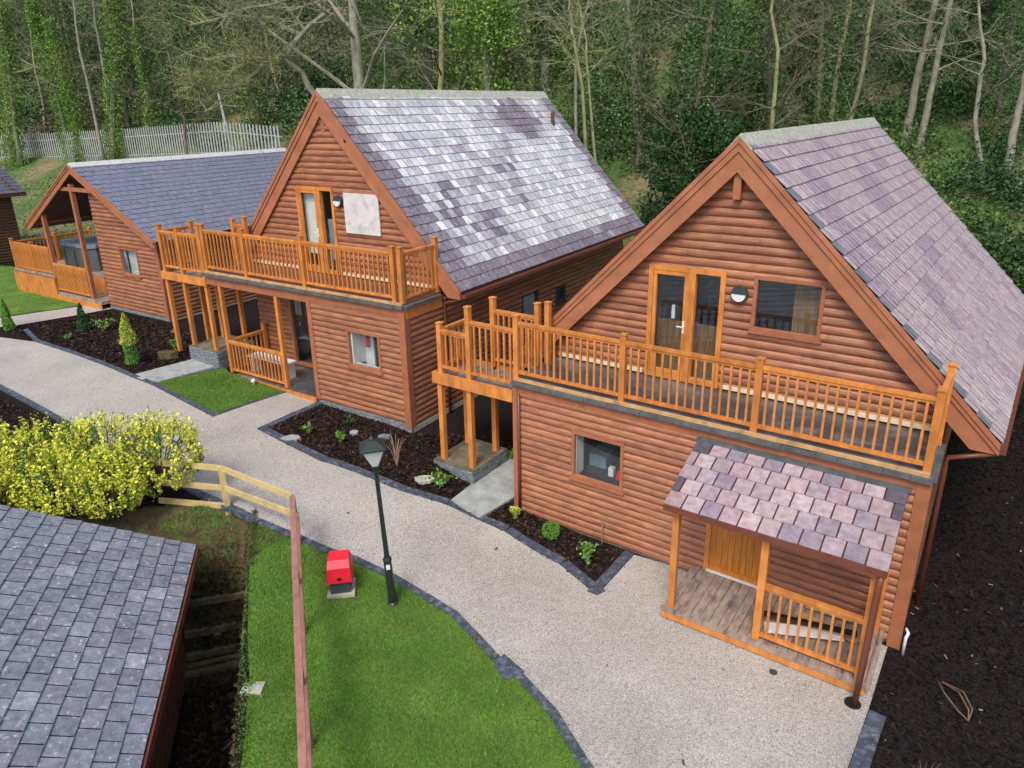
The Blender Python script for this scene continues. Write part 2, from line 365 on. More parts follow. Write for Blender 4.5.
mp=[(.018,.012,.011),(.018,.012,.011),(.03,.02,.016),(.045,.027,.02),(.024,.018,.018),(.085,.05,.036)]
bedA=PX([(0,330),(103,362),(131,376),(225,352),(170,325),(113,311),(77,317),(16,327)])
bedB=PX(bed2[:8]+[(597,597),(634,556),(522,510),(520,440),(411,434)])
inslab=lambda x,y:~(inside(PX([(449.7,503),(479,520),(519,496),(524,455),(510,456)]),x,y)|inside(PX([(131,377),(152,385.5),(226,365),(225,352)]),x,y)|inside([W('3',0,0),W('3',6.7,0),W('3',6.7,9),W('3',0,9)],x,y))
chips('bark_mulch',bedA,9000,.07,'dark bark mulch in the bed before the far lodge',mp,inslab)
chips('bark_mulch',bedB,16000,.06,'dark bark mulch in the long bed between the two tall lodges',mp,inslab)
rt=[W('3',6.75,12),W('3',12.5,12),(9.5,3),(4.0,3)]+PX([(850,768),(868,712),(893,650)])
chips('bark_mulch',rt,26000,.06,'black soil and bark chips along the right side of the near lodge',[(.012,.011,.010),(.009,.008,.008),(.022,.017,.014),(.014,.012,.012)])
chips('bark_mulch',rt,220,.06,'pale wood splinters strewn on the black soil at right',[(.22,.15,.10),(.14,.10,.08),(.30,.24,.18)],lift=.015)
chips('bark_mulch',PX([(0,396),(60,430),(125,466),(185,499),(150,505),(0,480),(-40,450)]),4000,.06,'dark bark mulch under the yellow bush',mp)
def pitdebris():
    A=[tuple(HC+HM*p-HD*q) for p,q in((-.3,.4),(.85,.4),(.85,-8),(-.3,-8))]
    chips('bark_mulch',A,9000,.09,'damp dead leaves and soil in the sunken trench beside the slate roof',[(.03,.024,.016),(.05,.035,.02),(.09,.065,.035),(.02,.02,.012)])
pitdebris()
def litter():
    chips('fallen_leaves',path,70,.045,'few small brown leaves scattered on the gravel path',[(.10,.06,.03),(.16,.10,.04),(.06,.05,.03)],lift=.03)
    n=9000; p=rng.uniform(-.6,1.,n); q=rng.uniform(-.9,.55,n); x=HC[0]+HM[0]*p-HD[0]*q; y=HC[1]+HM[1]*p-HD[1]*q
    leaves('dead_grass',np.stack([x,y,T(x,y)+rng.uniform(.01,.06,n)],-1),.10,[(.13,.09,.04),(.08,.06,.03),(.18,.14,.06),(.05,.045,.02),(.06,.09,.02)],None,dict(label='brown dead grass on the slope at the head of the trench',cat='dead grass',kind='stuff'),aspect=.12)
def sleepers():
    t=thing('retaining_wall','rough stepped brown timber retaining wall at the head of the trench','wall',(HC[0],HC[1],0.))
    for i in range(5):
        q=.22-.19*i; z=float(T(*(HC+HM*.3-HD*q)))+.05
        a=HM*(-.45)-HD*q; b=HM*.80-HD*(q+.03); A=MB(); A.beam((a[0],a[1],z+random.uniform(-.02,.02)),(b[0],b[1],z+random.uniform(-.02,.02)),.11,.12); A.obj('sleeper','oldwood',t)
    for p in(.1,.52):
        c=HM*p-HD*(-.1); A=MB(); A.box(c[0]-.05,c[0]+.05,c[1]-.05,c[1]+.05,-1.2,float(T(*(HC+HM*p-HD*(-.1))))+.22); A.obj('post','oldwood',t)
sleepers()
def moss():
    n=5000; q=rng.uniform(-8,.3,n); p=.81-.05*np.clip(q,-4,1)+rng.normal(0,.05,n); x=HC[0]+HM[0]*p-HD[0]*q; y=HC[1]+HM[1]*p-HD[1]*q; z=T(x,y)+rng.uniform(0,.05,n)
    leaves('weeds',np.stack([x,y,z],-1),.035,[(.06,.12,.02),(.10,.15,.03),(.04,.07,.02)],None,dict(label='ragged green weeds along the broken lawn edge above the trench',cat='weeds',kind='stuff'))
def leaves(name,P,size,pal,parent,kw,cols=None,aspect=.6,upright=None):
    n=len(P); s=size*rng.uniform(.6,1.35,n)
    d=rng.normal(0,1,(n,3)); 
    if upright is not None: d=d*.7+np.array(upright)
    d/=np.linalg.norm(d,axis=1)[:,None]; e=np.cross(d,rng.normal(0,1,(n,3))); e/=np.linalg.norm(e,axis=1)[:,None]
    a=d*s[:,None]; b=e*(s*aspect*.5)[:,None]
    V=np.stack([P-a*.5,P+b,P+a*.5,P-b],1).reshape(-1,3)
    if cols is None:
        pal=np.array(pal); cols=pal[rng.integers(0,len(pal),n)]*rng.uniform(.7,1.3,(n,1))
    me=np_mesh(name,V,np.arange(4*n).reshape(-1,4),'leaf',cols)
    return link(name,me,parent,**kw)
moss(); litter()
# ------------------------------------------------------------------ walls of half-round logs
PITCH=.135
def logwall(A,fmap,t0,t1,z0,z1,top=None,holes=(),pitch=PITCH,bulge=.038,mi=0):
    # fmap(t,z,d)->point ; top(t side)-> (tl(z),tr(z)) clip for gables
    z=z0; prof=[(0,0.),(.08,.45),(.28,.88),(.52,1.),(.78,.8),(.94,.4),(1.,0.)]
    while z<z1-1e-4:
        zt=min(z+pitch,z1); js=[];x_=t0+random.uniform(.4,3.6)
        while x_<t1-.3: js.append(x_); x_+=random.uniform(2.4,4.2)
        tns=[]
        for _ in range(len(js)+1): tn=random.uniform(.84,1.1); tns.append((tn*random.uniform(.97,1.03),tn,tn))
        for (a,da),(b,db) in zip(prof[:-1],prof[1:]):
            za=z+a*pitch; zb=z+b*pitch
            if za>=zt: break
            zb=min(zb,zt); cuts=sorted(set([za,zb]+[c for h in holes for c in h[2:4] if za<c<zb]))
            for ca,cb in zip(cuts[:-1],cuts[1:]):
                mid=(ca+cb)/2; segs=[(0,1)]
                la=top(ca) if top else (t0,t1); lb=top(cb) if top else (t0,t1)
                if la[1]<=la[0]: continue
                if lb[1]<lb[0]: lb=((lb[0]+lb[1])/2,)*2
                xs_=[(la[0],lb[0])]
                for h in sorted(holes):
                    if h[2]<=mid<=h[3]: xs_+=[(h[0],h[0]),(h[1],h[1])]
                xs_.append((la[1],lb[1]))
                f=lambda c:da+(db-da)*((c-za)/(zb-za) if zb>za else 0)
                for i in range(0,len(xs_),2):
                    e0,e1=xs_[i],xs_[i+1]; cur=e0
                    for ji,j in enumerate(js+[None]):
                        if j is not None and not (max(e0)+.05<j<min(e1)-.05):
                            if j>=min(e1)-.05: j=None
                            else: continue
                        nx=e1 if j is None else (j-.002,j-.002)
                        A.add([fmap(cur[0],ca,f(ca)*bulge),fmap(nx[0],ca,f(ca)*bulge),fmap(nx[1],cb,f(cb)*bulge),fmap(cur[1],cb,f(cb)*bulge)],[(0,1,2,3)],tns[ji],mi)
                        if j is None: break
                        cur=(j+.002,j+.002)
        z+=pitch
front=lambda v:(lambda t,z,d:(t,v-d,z))
right=lambda u:(lambda t,z,d:(u+d,t,z))
left=lambda u:(lambda t,z,d:(u-d,t,z))
back=lambda v:(lambda t,z,d:(t,v+d,z))
def room(parent,u0,u1,v0,v1,z0,z1,items=()):
    A=MB(); e=.02
    A.add([(u0,v0,z0),(u1,v0,z0),(u1,v1,z0),(u0,v1,z0)],[(0,1,2,3)],None,1)
    A.add([(u0,v1,z0),(u1,v1,z0),(u1,v1,z1),(u0,v1,z1)],[(0,1,2,3)])
    A.add([(u0,v0,z0),(u0,v1,z0),(u0,v1,z1),(u0,v0,z1)],[(0,1,2,3)])
    A.add([(u1,v0,z0),(u1,v1,z0),(u1,v1,z1),(u1,v0,z1)],[(0,1,2,3)])
    A.add([(u0,v0,z1),(u1,v0,z1),(u1,v1,z1),(u0,v1,z1)],[(0,1,2,3)])
    for b in items: A.box(*b[:6],mi=b[6])
    return A.obj('room_interior',['room','roomfloor','panelling','white','darkgrey','tub_cover'],parent)
def window(parent,kind,p,q0,q1,z0,z1,fm='trim',fw=.06,name='window',bars=(),proud=.045):
    # kind 'f': plane v=p ; 'r': plane u=p
    def bx(A,a,b,c,d,y0,y1,mi=0):
        if kind=='f': A.box(a,b,p-y1,p-y0,c,d,mi=mi)
        else: A.box(p+y0,p+y1,a,b,c,d,mi=mi)
    A=MB(); pr=proud
    bx(A,q0,q0+fw,z0,z1,-.05,pr); bx(A,q1-fw,q1,z0,z1,-.05,pr); bx(A,q0+fw,q1-fw,z1-fw,z1,-.05,pr-.002); bx(A,q0+fw,q1-fw,z0,z0+fw,-.05,pr-.002)
    for b in bars: bx(A,b-fw*.8,b+fw*.8,z0+fw,z1-fw,-.05,pr-.004)
    fr=A.obj(name,fm,parent)
    g=MB(); bx(g,q0+fw*.9,q1-fw*.9,z0+fw*.9,z1-fw*.9,-.03,-.022); g.obj('pane','glass',fr)
    if name=='window':
        s=MB(); bx(s,q0-.03,q1+.03,z0-.035,z0-.002,-.02,pr+.03); s.obj('sill',fm,fr)
    return fr
# ------------------------------------------------------------------ slates
def slates(A,O,U,S,lu,ls,colf,ex=.26,wd=.28,t=.016,mi=0,gap=.005,warp=None):
    O,U,S=Vector(O),Vector(U).normalized(),Vector(S).normalized(); N=U.cross(S).normalized()
    if N.z<0: N=-N
    nr=max(1,round(ls/ex)); ex=ls/nr; nc=max(1,round(lu/wd)); wd=lu/nc
    for i in range(nr):
        off=(.5 if i%2 else 0.); j=-off
        while j<nc-1e-6:
            a=max(j,0)*wd; b=min(j+1,nc)*wd; j+=1
            if b-a<.03: continue
            jt=random.uniform(-.003,.005); s0=i*ex-random.uniform(0,.007); s1=(i+1)*ex+.01
            h0=t+.006+jt; h1=.006
            P=lambda x,s,h:O+U*x+S*s+N*h+(warp(x/lu,s/ls) if warp else Vector())
            vs=[P(a+gap,s0,h0),P(b-gap,s0,h0+random.uniform(-.002,.002)),P(b-gap,s1,h1),P(a+gap,s1,h1),P(a+gap,s0,0),P(b-gap,s0,0)]
            A.add(vs,[(0,1,2,3),(4,5,1,0)],colf(i,int(j+.5),(a+b)/2/lu,i/nr,nr,nc),mi)
def vnoise(x,y,seed=0):
    def h(i,j): return (math.sin(i*127.1+j*311.7+seed*74.7)*43758.5453)%1
    i,j=math.floor(x),math.floor(y);f,g=x-i,y-j;f=f*f*(3-2*f);g=g*g*(3-2*g)
    return (h(i,j)*(1-f)+h(i+1,j)*f)*(1-g)+(h(i,j+1)*(1-f)+h(i+1,j+1)*f)*g
def jit(c,a=.12):
    k=random.uniform(1-a,1+a); return (c[0]*k*random.uniform(.97,1.03),c[1]*k,c[2]*k*random.uniform(.97,1.03))
def col3(i,j,a,b,nr,nc):
    if (a<.028 and i%2==1) or (a>.985 and i%2==0): return jit((.21,.215,.24))
    c=random.choice([(.455,.37,.38),(.42,.335,.35),(.48,.395,.405),(.43,.345,.36)])
    if vnoise(a*16,b*9,3)>.74: c=(.36,.28,.325)
    return jit(c,.05)
def col2f(i,j,a,b,nr,nc):
    gs=lambda x,y,r1,r2: math.exp(-((a-x)/r1)**2-((b-y)/r2)**2)
    w=.36+vnoise(a*8,b*7,5)*.20+vnoise(a*20,b*16,8)*.14+random.random()*.13+.22*gs(.74,.25,.22,.22)+.16*gs(.3,.8,.35,.22)+.15*gs(.86,.62,.10,.2)-.30*gs(.70,.78,.13,.12)-.06*gs(.12,.25,.2,.25)-.07*gs(.45,.35,.10,.15)+(.13 if random.random()<.22 else 0)*(b<.45)
    edge=min(a*12-.1,(1-a)*15-.1,1.); w*=.4+.6*max(0,edge)
    if b<.06: w*=.6
    if w>.56: return jit(random.choice([(.62,.62,.62),(.54,.54,.55),(.48,.48,.50),(.72,.72,.71)]),.1)
    if w>.475: return jit(random.choice([(.42,.40,.43),(.36,.34,.37),(.48,.47,.49)]),.1)
    return jit((.225,.195,.225),.14)
def col1(i,j,a,b,nr,nc): return jit((.185,.195,.26),.06)
def col0(i,j,a,b,nr,nc):
    if random.random()<.03: return jit((.31,.325,.36),.1)
    return jit((.225,.24,.285),.12)
def colp(i,j,a,b,nr,nc):
    if a<.05 or a>.93 : return jit((.10,.085,.105)) if random.random()<.6 else jit((.34,.25,.26))
    return jit(random.choice([(.40,.305,.325),(.36,.265,.29),(.32,.26,.29),(.26,.215,.25),(.42,.325,.34),(.37,.27,.295)]),.08)
def gable_roof(parent,um,Rz,ul,ur,E,v0,v1,colf,ridge,slm='slate',th=.14,skew=None,**sk):
    A=MB(); 
    for ue in (ul,ur):
        q=skew if (skew and ue==ur) else (0,0,0); d=Vector((ue-um,0,E-Rz)).normalized(); n=Vector((-d.z,0,d.x)); 
        if n.z<0: n=-n
        top=[Vector((um,v0+.03,Rz)),Vector((ue,v0+.03,E))]
        # slab
        A.add([(um,v0+.03,Rz-.02),(ue,v0+.03,E-.02),(ue+q[0],v1+q[1],E-.02+q[2]),(um,v1,Rz-.02),(um,v0+.03,Rz-.02-th*1.3),(ue,v0+.03,E-.02-th),(ue+q[0],v1+q[1],E-.02-th+q[2]),(um,v1,Rz-.02-th*1.3)],
              [(0,1,2,3),(4,5,6,7),(1,2,6,5),(0,1,5,4),(3,2,6,7)],None,1)
        O=(ue,v0,E); S=(um-ue,0,Rz-E)
        slates(A,O,(0,1,0),S,v1-v0,Vector(S).length,colf,warp=(lambda x,t,q=q:Vector((q[0]*x*(1-t),q[1]*x*(1-t),q[2]*x*(1-t)))) if q[0] else None,**sk)
    r=A.obj('roof',[slm,'underwood'],parent,colattr=True)
    B=MB(); k=int((v1-v0)/.45); w=(v1-v0)/k
    for i in range(k):
        a=v0+i*w; h=.2; s=h*(Rz-E)/abs(ur-um); dz=.03+random.uniform(0,.006)
        B.add([(um,a+.004,Rz+dz+.02),(um,a+w-.004,Rz+dz+.02),(um+h,a+w-.004,Rz-s+dz),(um+h,a+.004,Rz-s+dz),(um-h,a+w-.004,Rz-s+dz),(um-h,a+.004,Rz-s+dz),
               (um+h,a+.004,Rz-s-.0),(um+h,a+w-.004,Rz-s),(um,a+.004,Rz-.03),(um-h,a+.004,Rz-s)],[(0,1,2,3),(1,0,5,4),(3,2,7,6),(0,3,6,8),(0,8,9,5)])
    B.obj('ridge_cap',ridge,r)
    return r
def barge(parent,um,Rz,ue,E,v,w=.36,m='barge',hgt=None):
    A=MB(); d=Vector((ue-um,0,E-Rz)); L=d.length; d.normalize(); n=Vector((d.z,0,-d.x)) 
    if n.z>0: n=-n
    k=abs(w/ n.z) # vertical drop
    sg=1 if ue>um else -1; zc=E-.17; A.prism([(um,v,Rz-.01),(ue,v,E-.01),(ue,v,zc),(um+sg*(Rz-.01-k-zc)/abs((Rz-E)/(ue-um)),v,zc),(um,v,Rz-.01-k)],(0,.05,0))
    k2=k*.42
    A.prism([(um,v-.025,Rz-.004),(ue,v-.025,E-.004),(ue,v-.025,E-k2*.8),(um,v-.025,Rz-k2)],(0,.022,0))
    k3=k*.16
    A.prism([(um,v-.045,Rz+.012),(ue,v-.045,E+.012),(ue,v-.045,E-k3),(um,v-.045,Rz-k3)],(0,.018,0))
    return A.obj('bargeboard',m,parent)
BAL={}
def baluster(h,sz,m='orange'):
    k=(round(h,3),sz,m)
    if k not in BAL:
        A=MB(); A.box(-sz/2,sz/2,-sz/2,sz/2,0,h); BAL[k]=A.mesh('baluster',m)
    return BAL[k]
def railing(parent,a,b,z,h,n=None,sp=.132,top=.075,sz=.034,m='orange'):
    a=Vector((*a,0));b=Vector((*b,0)); L=(b-a).length
    A=MB(); A.beam((a.x,a.y,z+h),(b.x,b.y,z+h),top,.05); A.beam((a.x,a.y,z+h-.047),(b.x,b.y,z+h-.047),.04,.045)
    r=A.obj('railing',m,parent); A=MB(); A.beam((a.x,a.y,z+.09),(b.x,b.y,z+.09),.06,.05); A.obj('bottom_rail',m,r); n=n or max(1,int(L/sp))
    me=baluster(h-.18,sz,m)
    for i in range(1,n):
        p=a+(b-a)*i/n; link('baluster',me,r,loc=(p.x,p.y,z+.113))
    return r
def post(parent,u,v,z0,z1,s=.1,name='post',m='orange',cap=True):
    A=MB(); A.box(-s/2,s/2,-s/2,s/2,0,z1-z0)
    if cap:
        A.box(-s/2-.012,s/2+.012,-s/2-.012,s/2+.012,z1-z0,z1-z0+.02)
        t=z1-z0+.02; q=s/2+.012; A.add([(-q,-q,t+.001),(q,-q,t+.001),(q,q,t+.001),(-q,q,t+.001),(0,0,t+.02)],[(0,1,4),(1,2,4),(2,3,4),(3,0,4)])
    return A.obj(name,m,parent,loc=(u,v,z0))
def root(k,name,label,cat):
    ox,oy,psi,z=H[k]; return thing(name,label,cat,(ox,oy,z),R(psi))
def balcony_strips(p,u0,u1,v,D,m='felt'):
    A=MB(); A.box(u0,u1,v-.03,v+.02,D-.36,D-.13); A.obj('fascia','trim',p)
    A=MB(); x=u0-.05
    while x<u1+.03:
        w=min(random.uniform(.25,.7),u1+.05-x); A.box(x,x+w-.006,v-.10-random.uniform(0,.02),v+.05,D-.128,D-.06+random.uniform(-.012,.008)); x+=w
    A.obj('edge_flashing','lead',p)
    A=MB(); A.box(u0,u1,v-.055,v-.008,D-.055,D-.0); A.obj('edge_strip','rawwood',p)
# ================================================================== near lodge (right)
D=2.867; P=1.155
def tall_lodge(k,label,W_,g,rv,um,ur,Rz,E,L,colf,slm,box0,ridge,**sk):
    h=root(k,'lodge',label,'lodge'); ul=2*um-ur; sl=(Rz-E)/(ur-um); th=.16
    roof_under=lambda u:Rz-abs(u-um)*sl-.25
    gable_roof(h,um,Rz,ul,ur,E,rv,L,colf,ridge,slm,**sk)
    barge(h,um,Rz,ur,E,rv); barge(h,um,Rz,ul,E,rv)
    return h,sl,roof_under,ul
# ---- H3
h3,sl,ru,ul=tall_lodge('3','tall log-clad lodge nearest the camera with mauve slate roof and slated porch',6.705,1.446,1.221,3.391,7.435,7.084,2.971,13.0,col3,'slate',0,'ridge',skew=(.55,-.95,-.56),wd=.21,t=.024,gap=.008)
W3,g3,um,Rz,E,L3=6.705,1.446,3.391,7.084,2.971,12.7
clip=lambda z:(max(0.02,um-(Rz-.22-z)/sl),min(W3-.02,um+(Rz-.22-z)/sl)) if z<Rz-.22 else (um,um)
A=MB(); logwall(A,front(g3),0,W3,D-.02,Rz-.22,clip,[(1.93,3.30,D-.02,4.937),(3.762,4.86,4.001,4.932)],pitch=.142); A.obj('gable_wall','siding',h3)
A=MB(); logwall(A,front(0),0.05,W3-.05,0.05,D-.3,None,[(1.222,2.25,1.17,2.114),(3.80,4.72,.2,2.15)]); A.obj('ground_floor_wall','siding',h3)
A=MB(); logwall(A,right(W3),.02,g3,-.1,D-.3); logwall(A,right(W3),g3,L3-.4,-.1,3.3,None,()); A.obj('side_wall','siding',h3)
A=MB(); logwall(A,left(0),.02,g3,-.1,D-.3); logwall(A,left(0),g3,L3-.4,-.1,3.3,None,()); A.obj('side_wall','siding',h3)
A=MB(); logwall(A,back(L3-.35),0,W3,-.1,Rz-.3,clip); A.obj('rear_wall','siding',h3)
A=MB(); A.box(-.03,W3+.03,0.03,.09,-.4,.05); A.box(-.0,.06,.03,L3-.4,-.4,-.02); A.box(W3-.06,W3,.03,L3-.4,-.4,-.02); A.pieces('foundation','concrete',h3)
A=MB()
for u,v in((0.0,-.0),(W3,0.)): 
    s=1 if u>1 else -1
    A.box(u-.13 if s>0 else u-.045,u+.045 if s>0 else u+.05,-.05,.0,.0,D-.13); A.box(u-.0 if s>0 else u-.045,u+.045 if s>0 else u,.0,.12,.0,D-.13)
A.pieces('corner_board','trim',h3)
A=MB(); A.tube([(.10,-.06,.05),(.10,-.06,D-.3)],.028,8); 
A.obj('corner_trim','pipe_brown',h3,smooth=True)
A=MB(); A.box(0,W3,0,g3,D-.06,D-.02); A.obj('balcony_floor','felt',h3)
A=MB(); A.box(.1,1.88,g3-.06,g3-.033,D+.02,D+.09); A.box(3.35,W3-.1,g3-.06,g3-.033,D+.02,D+.09); A.pieces('skirting','cream',h3)
balcony_strips(h3,0,W3,0,D)
A=MB(); A.box(W3-.0,W3+.05,0.02,1.2,D-.36,D-.13); A.box(W3-.02,W3+.09,-.02,1.2,D-.128,D-.06); A.obj('edge_flashing','lead',h3)
# gable details
A=MB(); A.box(um-.06,um+.06,1.28,g3,Rz-.95,Rz-.35); A.obj('king_post','barge',h3)
A=MB(); A.box(4.02,4.12,1.25,g3-.02,Rz-1.02,Rz-.97); A.box(4.05,4.09,1.25,1.29,Rz-1.2,Rz-1.0); A.obj('bracket','pipe_brown',h3)
# balcony door (leaf + side light)
def balcony_door(h,v,u0,u1,z0,z1,mid,handle=True):
    fr=window(h,'f',v,u0,u1,z0,z1,'orange',.085,'balcony_door',(mid,),.06)
    A=MB(); A.box(u0+.09,mid-.07,v-.05,v-.0,z0+.09,z0+.17); A.box(u0+.09,u0+.15,v-.05,v,z0+.17,z1-.09); A.box(mid-.13,mid-.07,v-.05,v,z0+.17,z1-.09); A.box(u0+.15,mid-.13,v-.05,v,z1-.16,z1-.09); A.obj('door_leaf','orange',fr)
    A=MB(); A.box(mid-.115,mid-.085,v-.062,v-.05,z0+.9,z0+1.12); A.tube([(mid-.1,v-.06,z0+1.02),(mid-.1,v-.10,z0+1.02),(mid-.21,v-.10,z0+1.02)],.011,6); A.obj('handle','white',fr)
    return fr
balcony_door(h3,g3,1.932,3.304,D,4.937,2.72)
window(h3,'f',g3,3.762,4.86,4.001,4.932)
window(h3,'f',0,1.222,2.25,1.17,2.114)
room(h3,1.78,5.02,g3+.06,5,D,4.99,[(1.95,3.3,g3+.35,g3+.40,D,3.85,2),(2.0,3.2,3.2,4.2,D,3.4,5),(3.9,4.7,4.8,4.9,3.9,4.7,3),(4.35,5.2,g3+.25,g3+.3,4.0,4.95,2),(2.25,2.31,g3+.3,g3+.34,3.9,4.15,3)])
room(h3,.3,6.3,.08,4,.1,2.4,[(1.24,1.29,.035,.3,1.18,2.1,3),(1.2,2.4,.35,1.2,.9,1.15,4),(1.75,1.85,.4,.5,1.15,1.32,3),(2.1,2.18,.4,.5,1.15,1.3,3),(1.25,1.6,.6,1.4,1.15,1.4,5),(.32,6.2,3.8,3.9,.1,2.3,2)])  # small white blocks on the dark table imitate reflections in the pane
def reflection_cone(h,u,v,z,c): 
    A=MB(); A.tube([(u,v,z),(u,v,z+.14)],[.07,.05],8); A.obj('red_reflection',c,h)
reflection_cone(h3,1.97,.42,1.15,'red_plastic')  # added red shape behind the pane, stands in for a reflection in the glass
def walllight(h,u,v,z):
    A=MB(); A.tube([(u,v-.02,z),(u,v-.09,z)],[.145,.135],20); w=A.obj('wall_light','darkgrey',h)
    B=MB(); pts=[(u+.115*math.cos(a),v-.097,z+.115*math.sin(a)) for a in np.linspace(math.pi,2*math.pi,14)]; B.prism(pts,(0,-.015,0)); B.obj('diffuser','milkglass',w)
    return w
walllight(h3,3.55,g3-.02,4.60)
# railings H3
pf=[(0.0,.05),(2.136,.05),(4.345,.05),(W3-.05,.05)]
for u,v in pf: post(h3,u,v,D-.05,D+P)
for a,b in zip(pf[:-1],pf[1:]): railing(h3,a,b,D,1.03)
post(h3,W3-.05,.17,D-.05,D+P-.02); post(h3,W3-.02,1.13,D-.05,D+P+.02); railing(h3,(W3-.05,.17),(W3-.02,1.13),D,1.03)
# landing at the left end
zl=2.62
A=MB(); A.box(-1.95,-.03,-.02,1.0,zl-.14,zl-.10); A.obj('landing_floor','greywood',h3)
A=MB(); A.box(-1.95,-.05,-.06,-.0,zl-.26,zl-.03); A.box(-2.0,-1.95,-.06,1.0,zl-.26,zl-.03); A.box(-1.95,-.05,.98,1.03,zl-.26,zl-.04); A.obj('landing_frame','orange',h3)
post(h3,-1.83,.05,zl-.05,3.60); post(h3,-1.11,.05,zl-.05,D+P); post(h3,-1.18,.95,zl-.05,D+P-.03); post(h3,-.12,.95,zl-.05,D+P); post(h3,.07,1.02,D-.05,D+P+.03)
railing(h3,(-1.83,.05),(-1.11,.05),zl,.84); railing(h3,(-1.11,.05),(0,.05),zl,1.12); railing(h3,(-1.83,.05),(-1.83,.95),zl,.84); railing(h3,(-1.18,.95),(-.12,.95),zl,1.12)
for u,v in((-1.85,.03),(-1.11,.03),(-1.16,.90),(-1.9,.90)): post(h3,u,v,.66,zl-.1,.105,'landing_post',cap=False)
def plinth(k,u0,u1,v0,v1,z,parent):
    A=MB(); g=-.35
    zz=g
    while zz<z-.05:
        hh=random.uniform(.035,.06)
        for (a,b,f) in ((u0,u1,0),(v0,v1,1)):
            x=a
            while x<b:
                w=min(random.uniform(.1,.3),b-x); e=random.uniform(0,.02)
                if f==0: A.box(x,x+w-.004,v0-e,v0+.1,zz,zz+hh-.004)
                else: A.box(u1-.1,u1+e,x,x+w-.004,zz,zz+hh-.004); A.box(u0-e,u0+.1,x,x+w-.004,zz,zz+hh-.004)
                x+=w
        zz+=hh
    A.obj('plinth','stone',parent)
    B=MB(); B.box(u0,u1,v0,v1,z-.05,z); B.obj('plinth_top','plinth_top',parent)
plinth('3',-2.02,-1.0,-.12,1.1,.66,h3)
# porch H3
A=MB(); y=3.60
while y<6.46: A.box(y,min(y+.135,6.47),-1.27,-.04,.17,.222+random.uniform(-.002,.002)); y+=.143
A.obj('porch_floor','greywood',h3)
A=MB(); A.box(3.575,6.49,-1.345,-1.275,.18,.235); A.box(6.475,6.53,-1.345,-.04,.18,.23); A.pieces('porch_edge','greywood',h3)
A=MB(); A.box(3.585,6.48,-1.33,-1.28,.06,.178); A.box(3.575,3.62,-1.27,-.05,.06,.168); A.box(6.44,6.48,-1.27,-.05,.06,.168); A.pieces('porch_fascia','orange',h3)
A=MB(); A.box(3.60,6.47,-1.31,-1.2,-.1,.058); A.box(3.60,3.7,-1.2,-.05,-.1,.058); A.box(6.37,6.47,-1.2,-.05,-.1,.058); A.pieces('porch_plinth','stone',h3)
for u in(3.70,5.00,6.37): post(h3,u,-1.2,.222,2.0,.1,'porch_post',cap=False)
A=MB(); A.box(3.58,6.47,-1.26,-1.15,1.92,2.03); A.obj('porch_beam','brownwood',h3)
railing(h3,(5.0,-1.2),(6.37,-1.2),.222,.92,sp=.135); railing(h3,(6.37,-1.2),(6.37,-.06),.222,.92,sp=.135); post(h3,6.40,-.1,.222,1.25)
A=MB(); O=(3.547,-1.395,2.062); S=Vector((0,1.30,.52)); Ls=S.length
slates(A,O,(1,0,0),S,6.511-3.547,Ls,colp,ex=Ls/5.,wd=.27,t=.022,gap=.011)
A.add([(3.56,-1.38,2.05),(6.50,-1.38,2.05),(6.50,-.0,2.60),(3.56,-.0,2.60),(3.56,-1.38,1.99),(6.50,-1.38,1.99),(6.50,-.0,2.53),(3.56,-.0,2.53)],[(0,1,2,3),(4,5,6,7),(0,1,5,4),(1,2,6,5),(0,3,7,4)],None,1)
pr=A.obj('porch_roof',['slate','underwood'],h3,colattr=True)
A=MB(); A.beam((3.56,-1.41,2.03),(6.5,-1.41,2.03),.03,.09); A.obj('gutter','pipe_brown',pr)
A=MB(); x=3.53
while x<6.52: A.box(x,min(x+.33,6.54),-.16,-.03,2.565+random.uniform(0,.01),2.60+random.uniform(0,.01)); x+=.334
A.obj('flashing','lead',pr)
A=MB(); A.box(3.78,3.86,-.05,.05,.2,2.15); A.box(4.66,4.74,-.05,.05,.2,2.15); A.box(3.86,4.66,-.05,.05,2.07,2.15); dr=A.obj('entrance_door','orange',h3)
A=MB(); x=3.86
while x<4.64: A.box(x,x+.095,-.02,.02,.27,2.07); x+=.1
A.box(3.86,4.66,-.04,.02,.24,.34); A.obj('door_leaf','doorwood',dr)
A=MB(); A.box(3.84,4.7,-.08,-.02,.222,.245); A.obj('threshold','white',dr)
A=MB(); A.tube([(5.05,-.1,1.72),(5.05,-.1,1.62),(5.05,-.1,1.5)],[.065,.05,.008],10); A.obj('porch_lamp','white',h3)
# pipes and gutters
A=MB(); A.beam((7.47,1.25,2.84),(8.02,12.0,2.28),.10,.08); A.obj('gutter','pipe_brown',h3)
A=MB(); A.tube([(7.46,1.3,2.80),(6.85,1.18,2.62),(6.84,1.2,2.45),(6.84,1.2,.0)],.036,10); A.obj('downpipe','pipe_brown',h3,smooth=True)
A=MB(); A.tube([(6.44,-1.36,2.0),(6.43,-1.40,1.85),(6.42,-1.46,.9),(6.40,-1.50,.0)],.042,10); A.obj('downpipe','pipe_brown',h3,smooth=True)
x,y=W('3',6.38,-1.50); A=MB(); A.tube([(0,0,.02),(0,0,.045)],[.11,.10],18); A.obj('drain_gully','black',label='round black drain gully at the foot of the porch downpipe',cat='drain',loc=(x,y,float(T(x,y))))
x,y=W('3',6.80,-.12); A=MB(); A.tube([(0,0,0),(0,0,.30),(.02,.03,.36),(-.02,.10,.38)],.022,8); A.obj('waste_pipe','white',smooth=True,label='short white bent waste pipe by the right corner of the near lodge',cat='pipe',loc=(x,y,float(T(x,y))),rotz=R(-34.9))
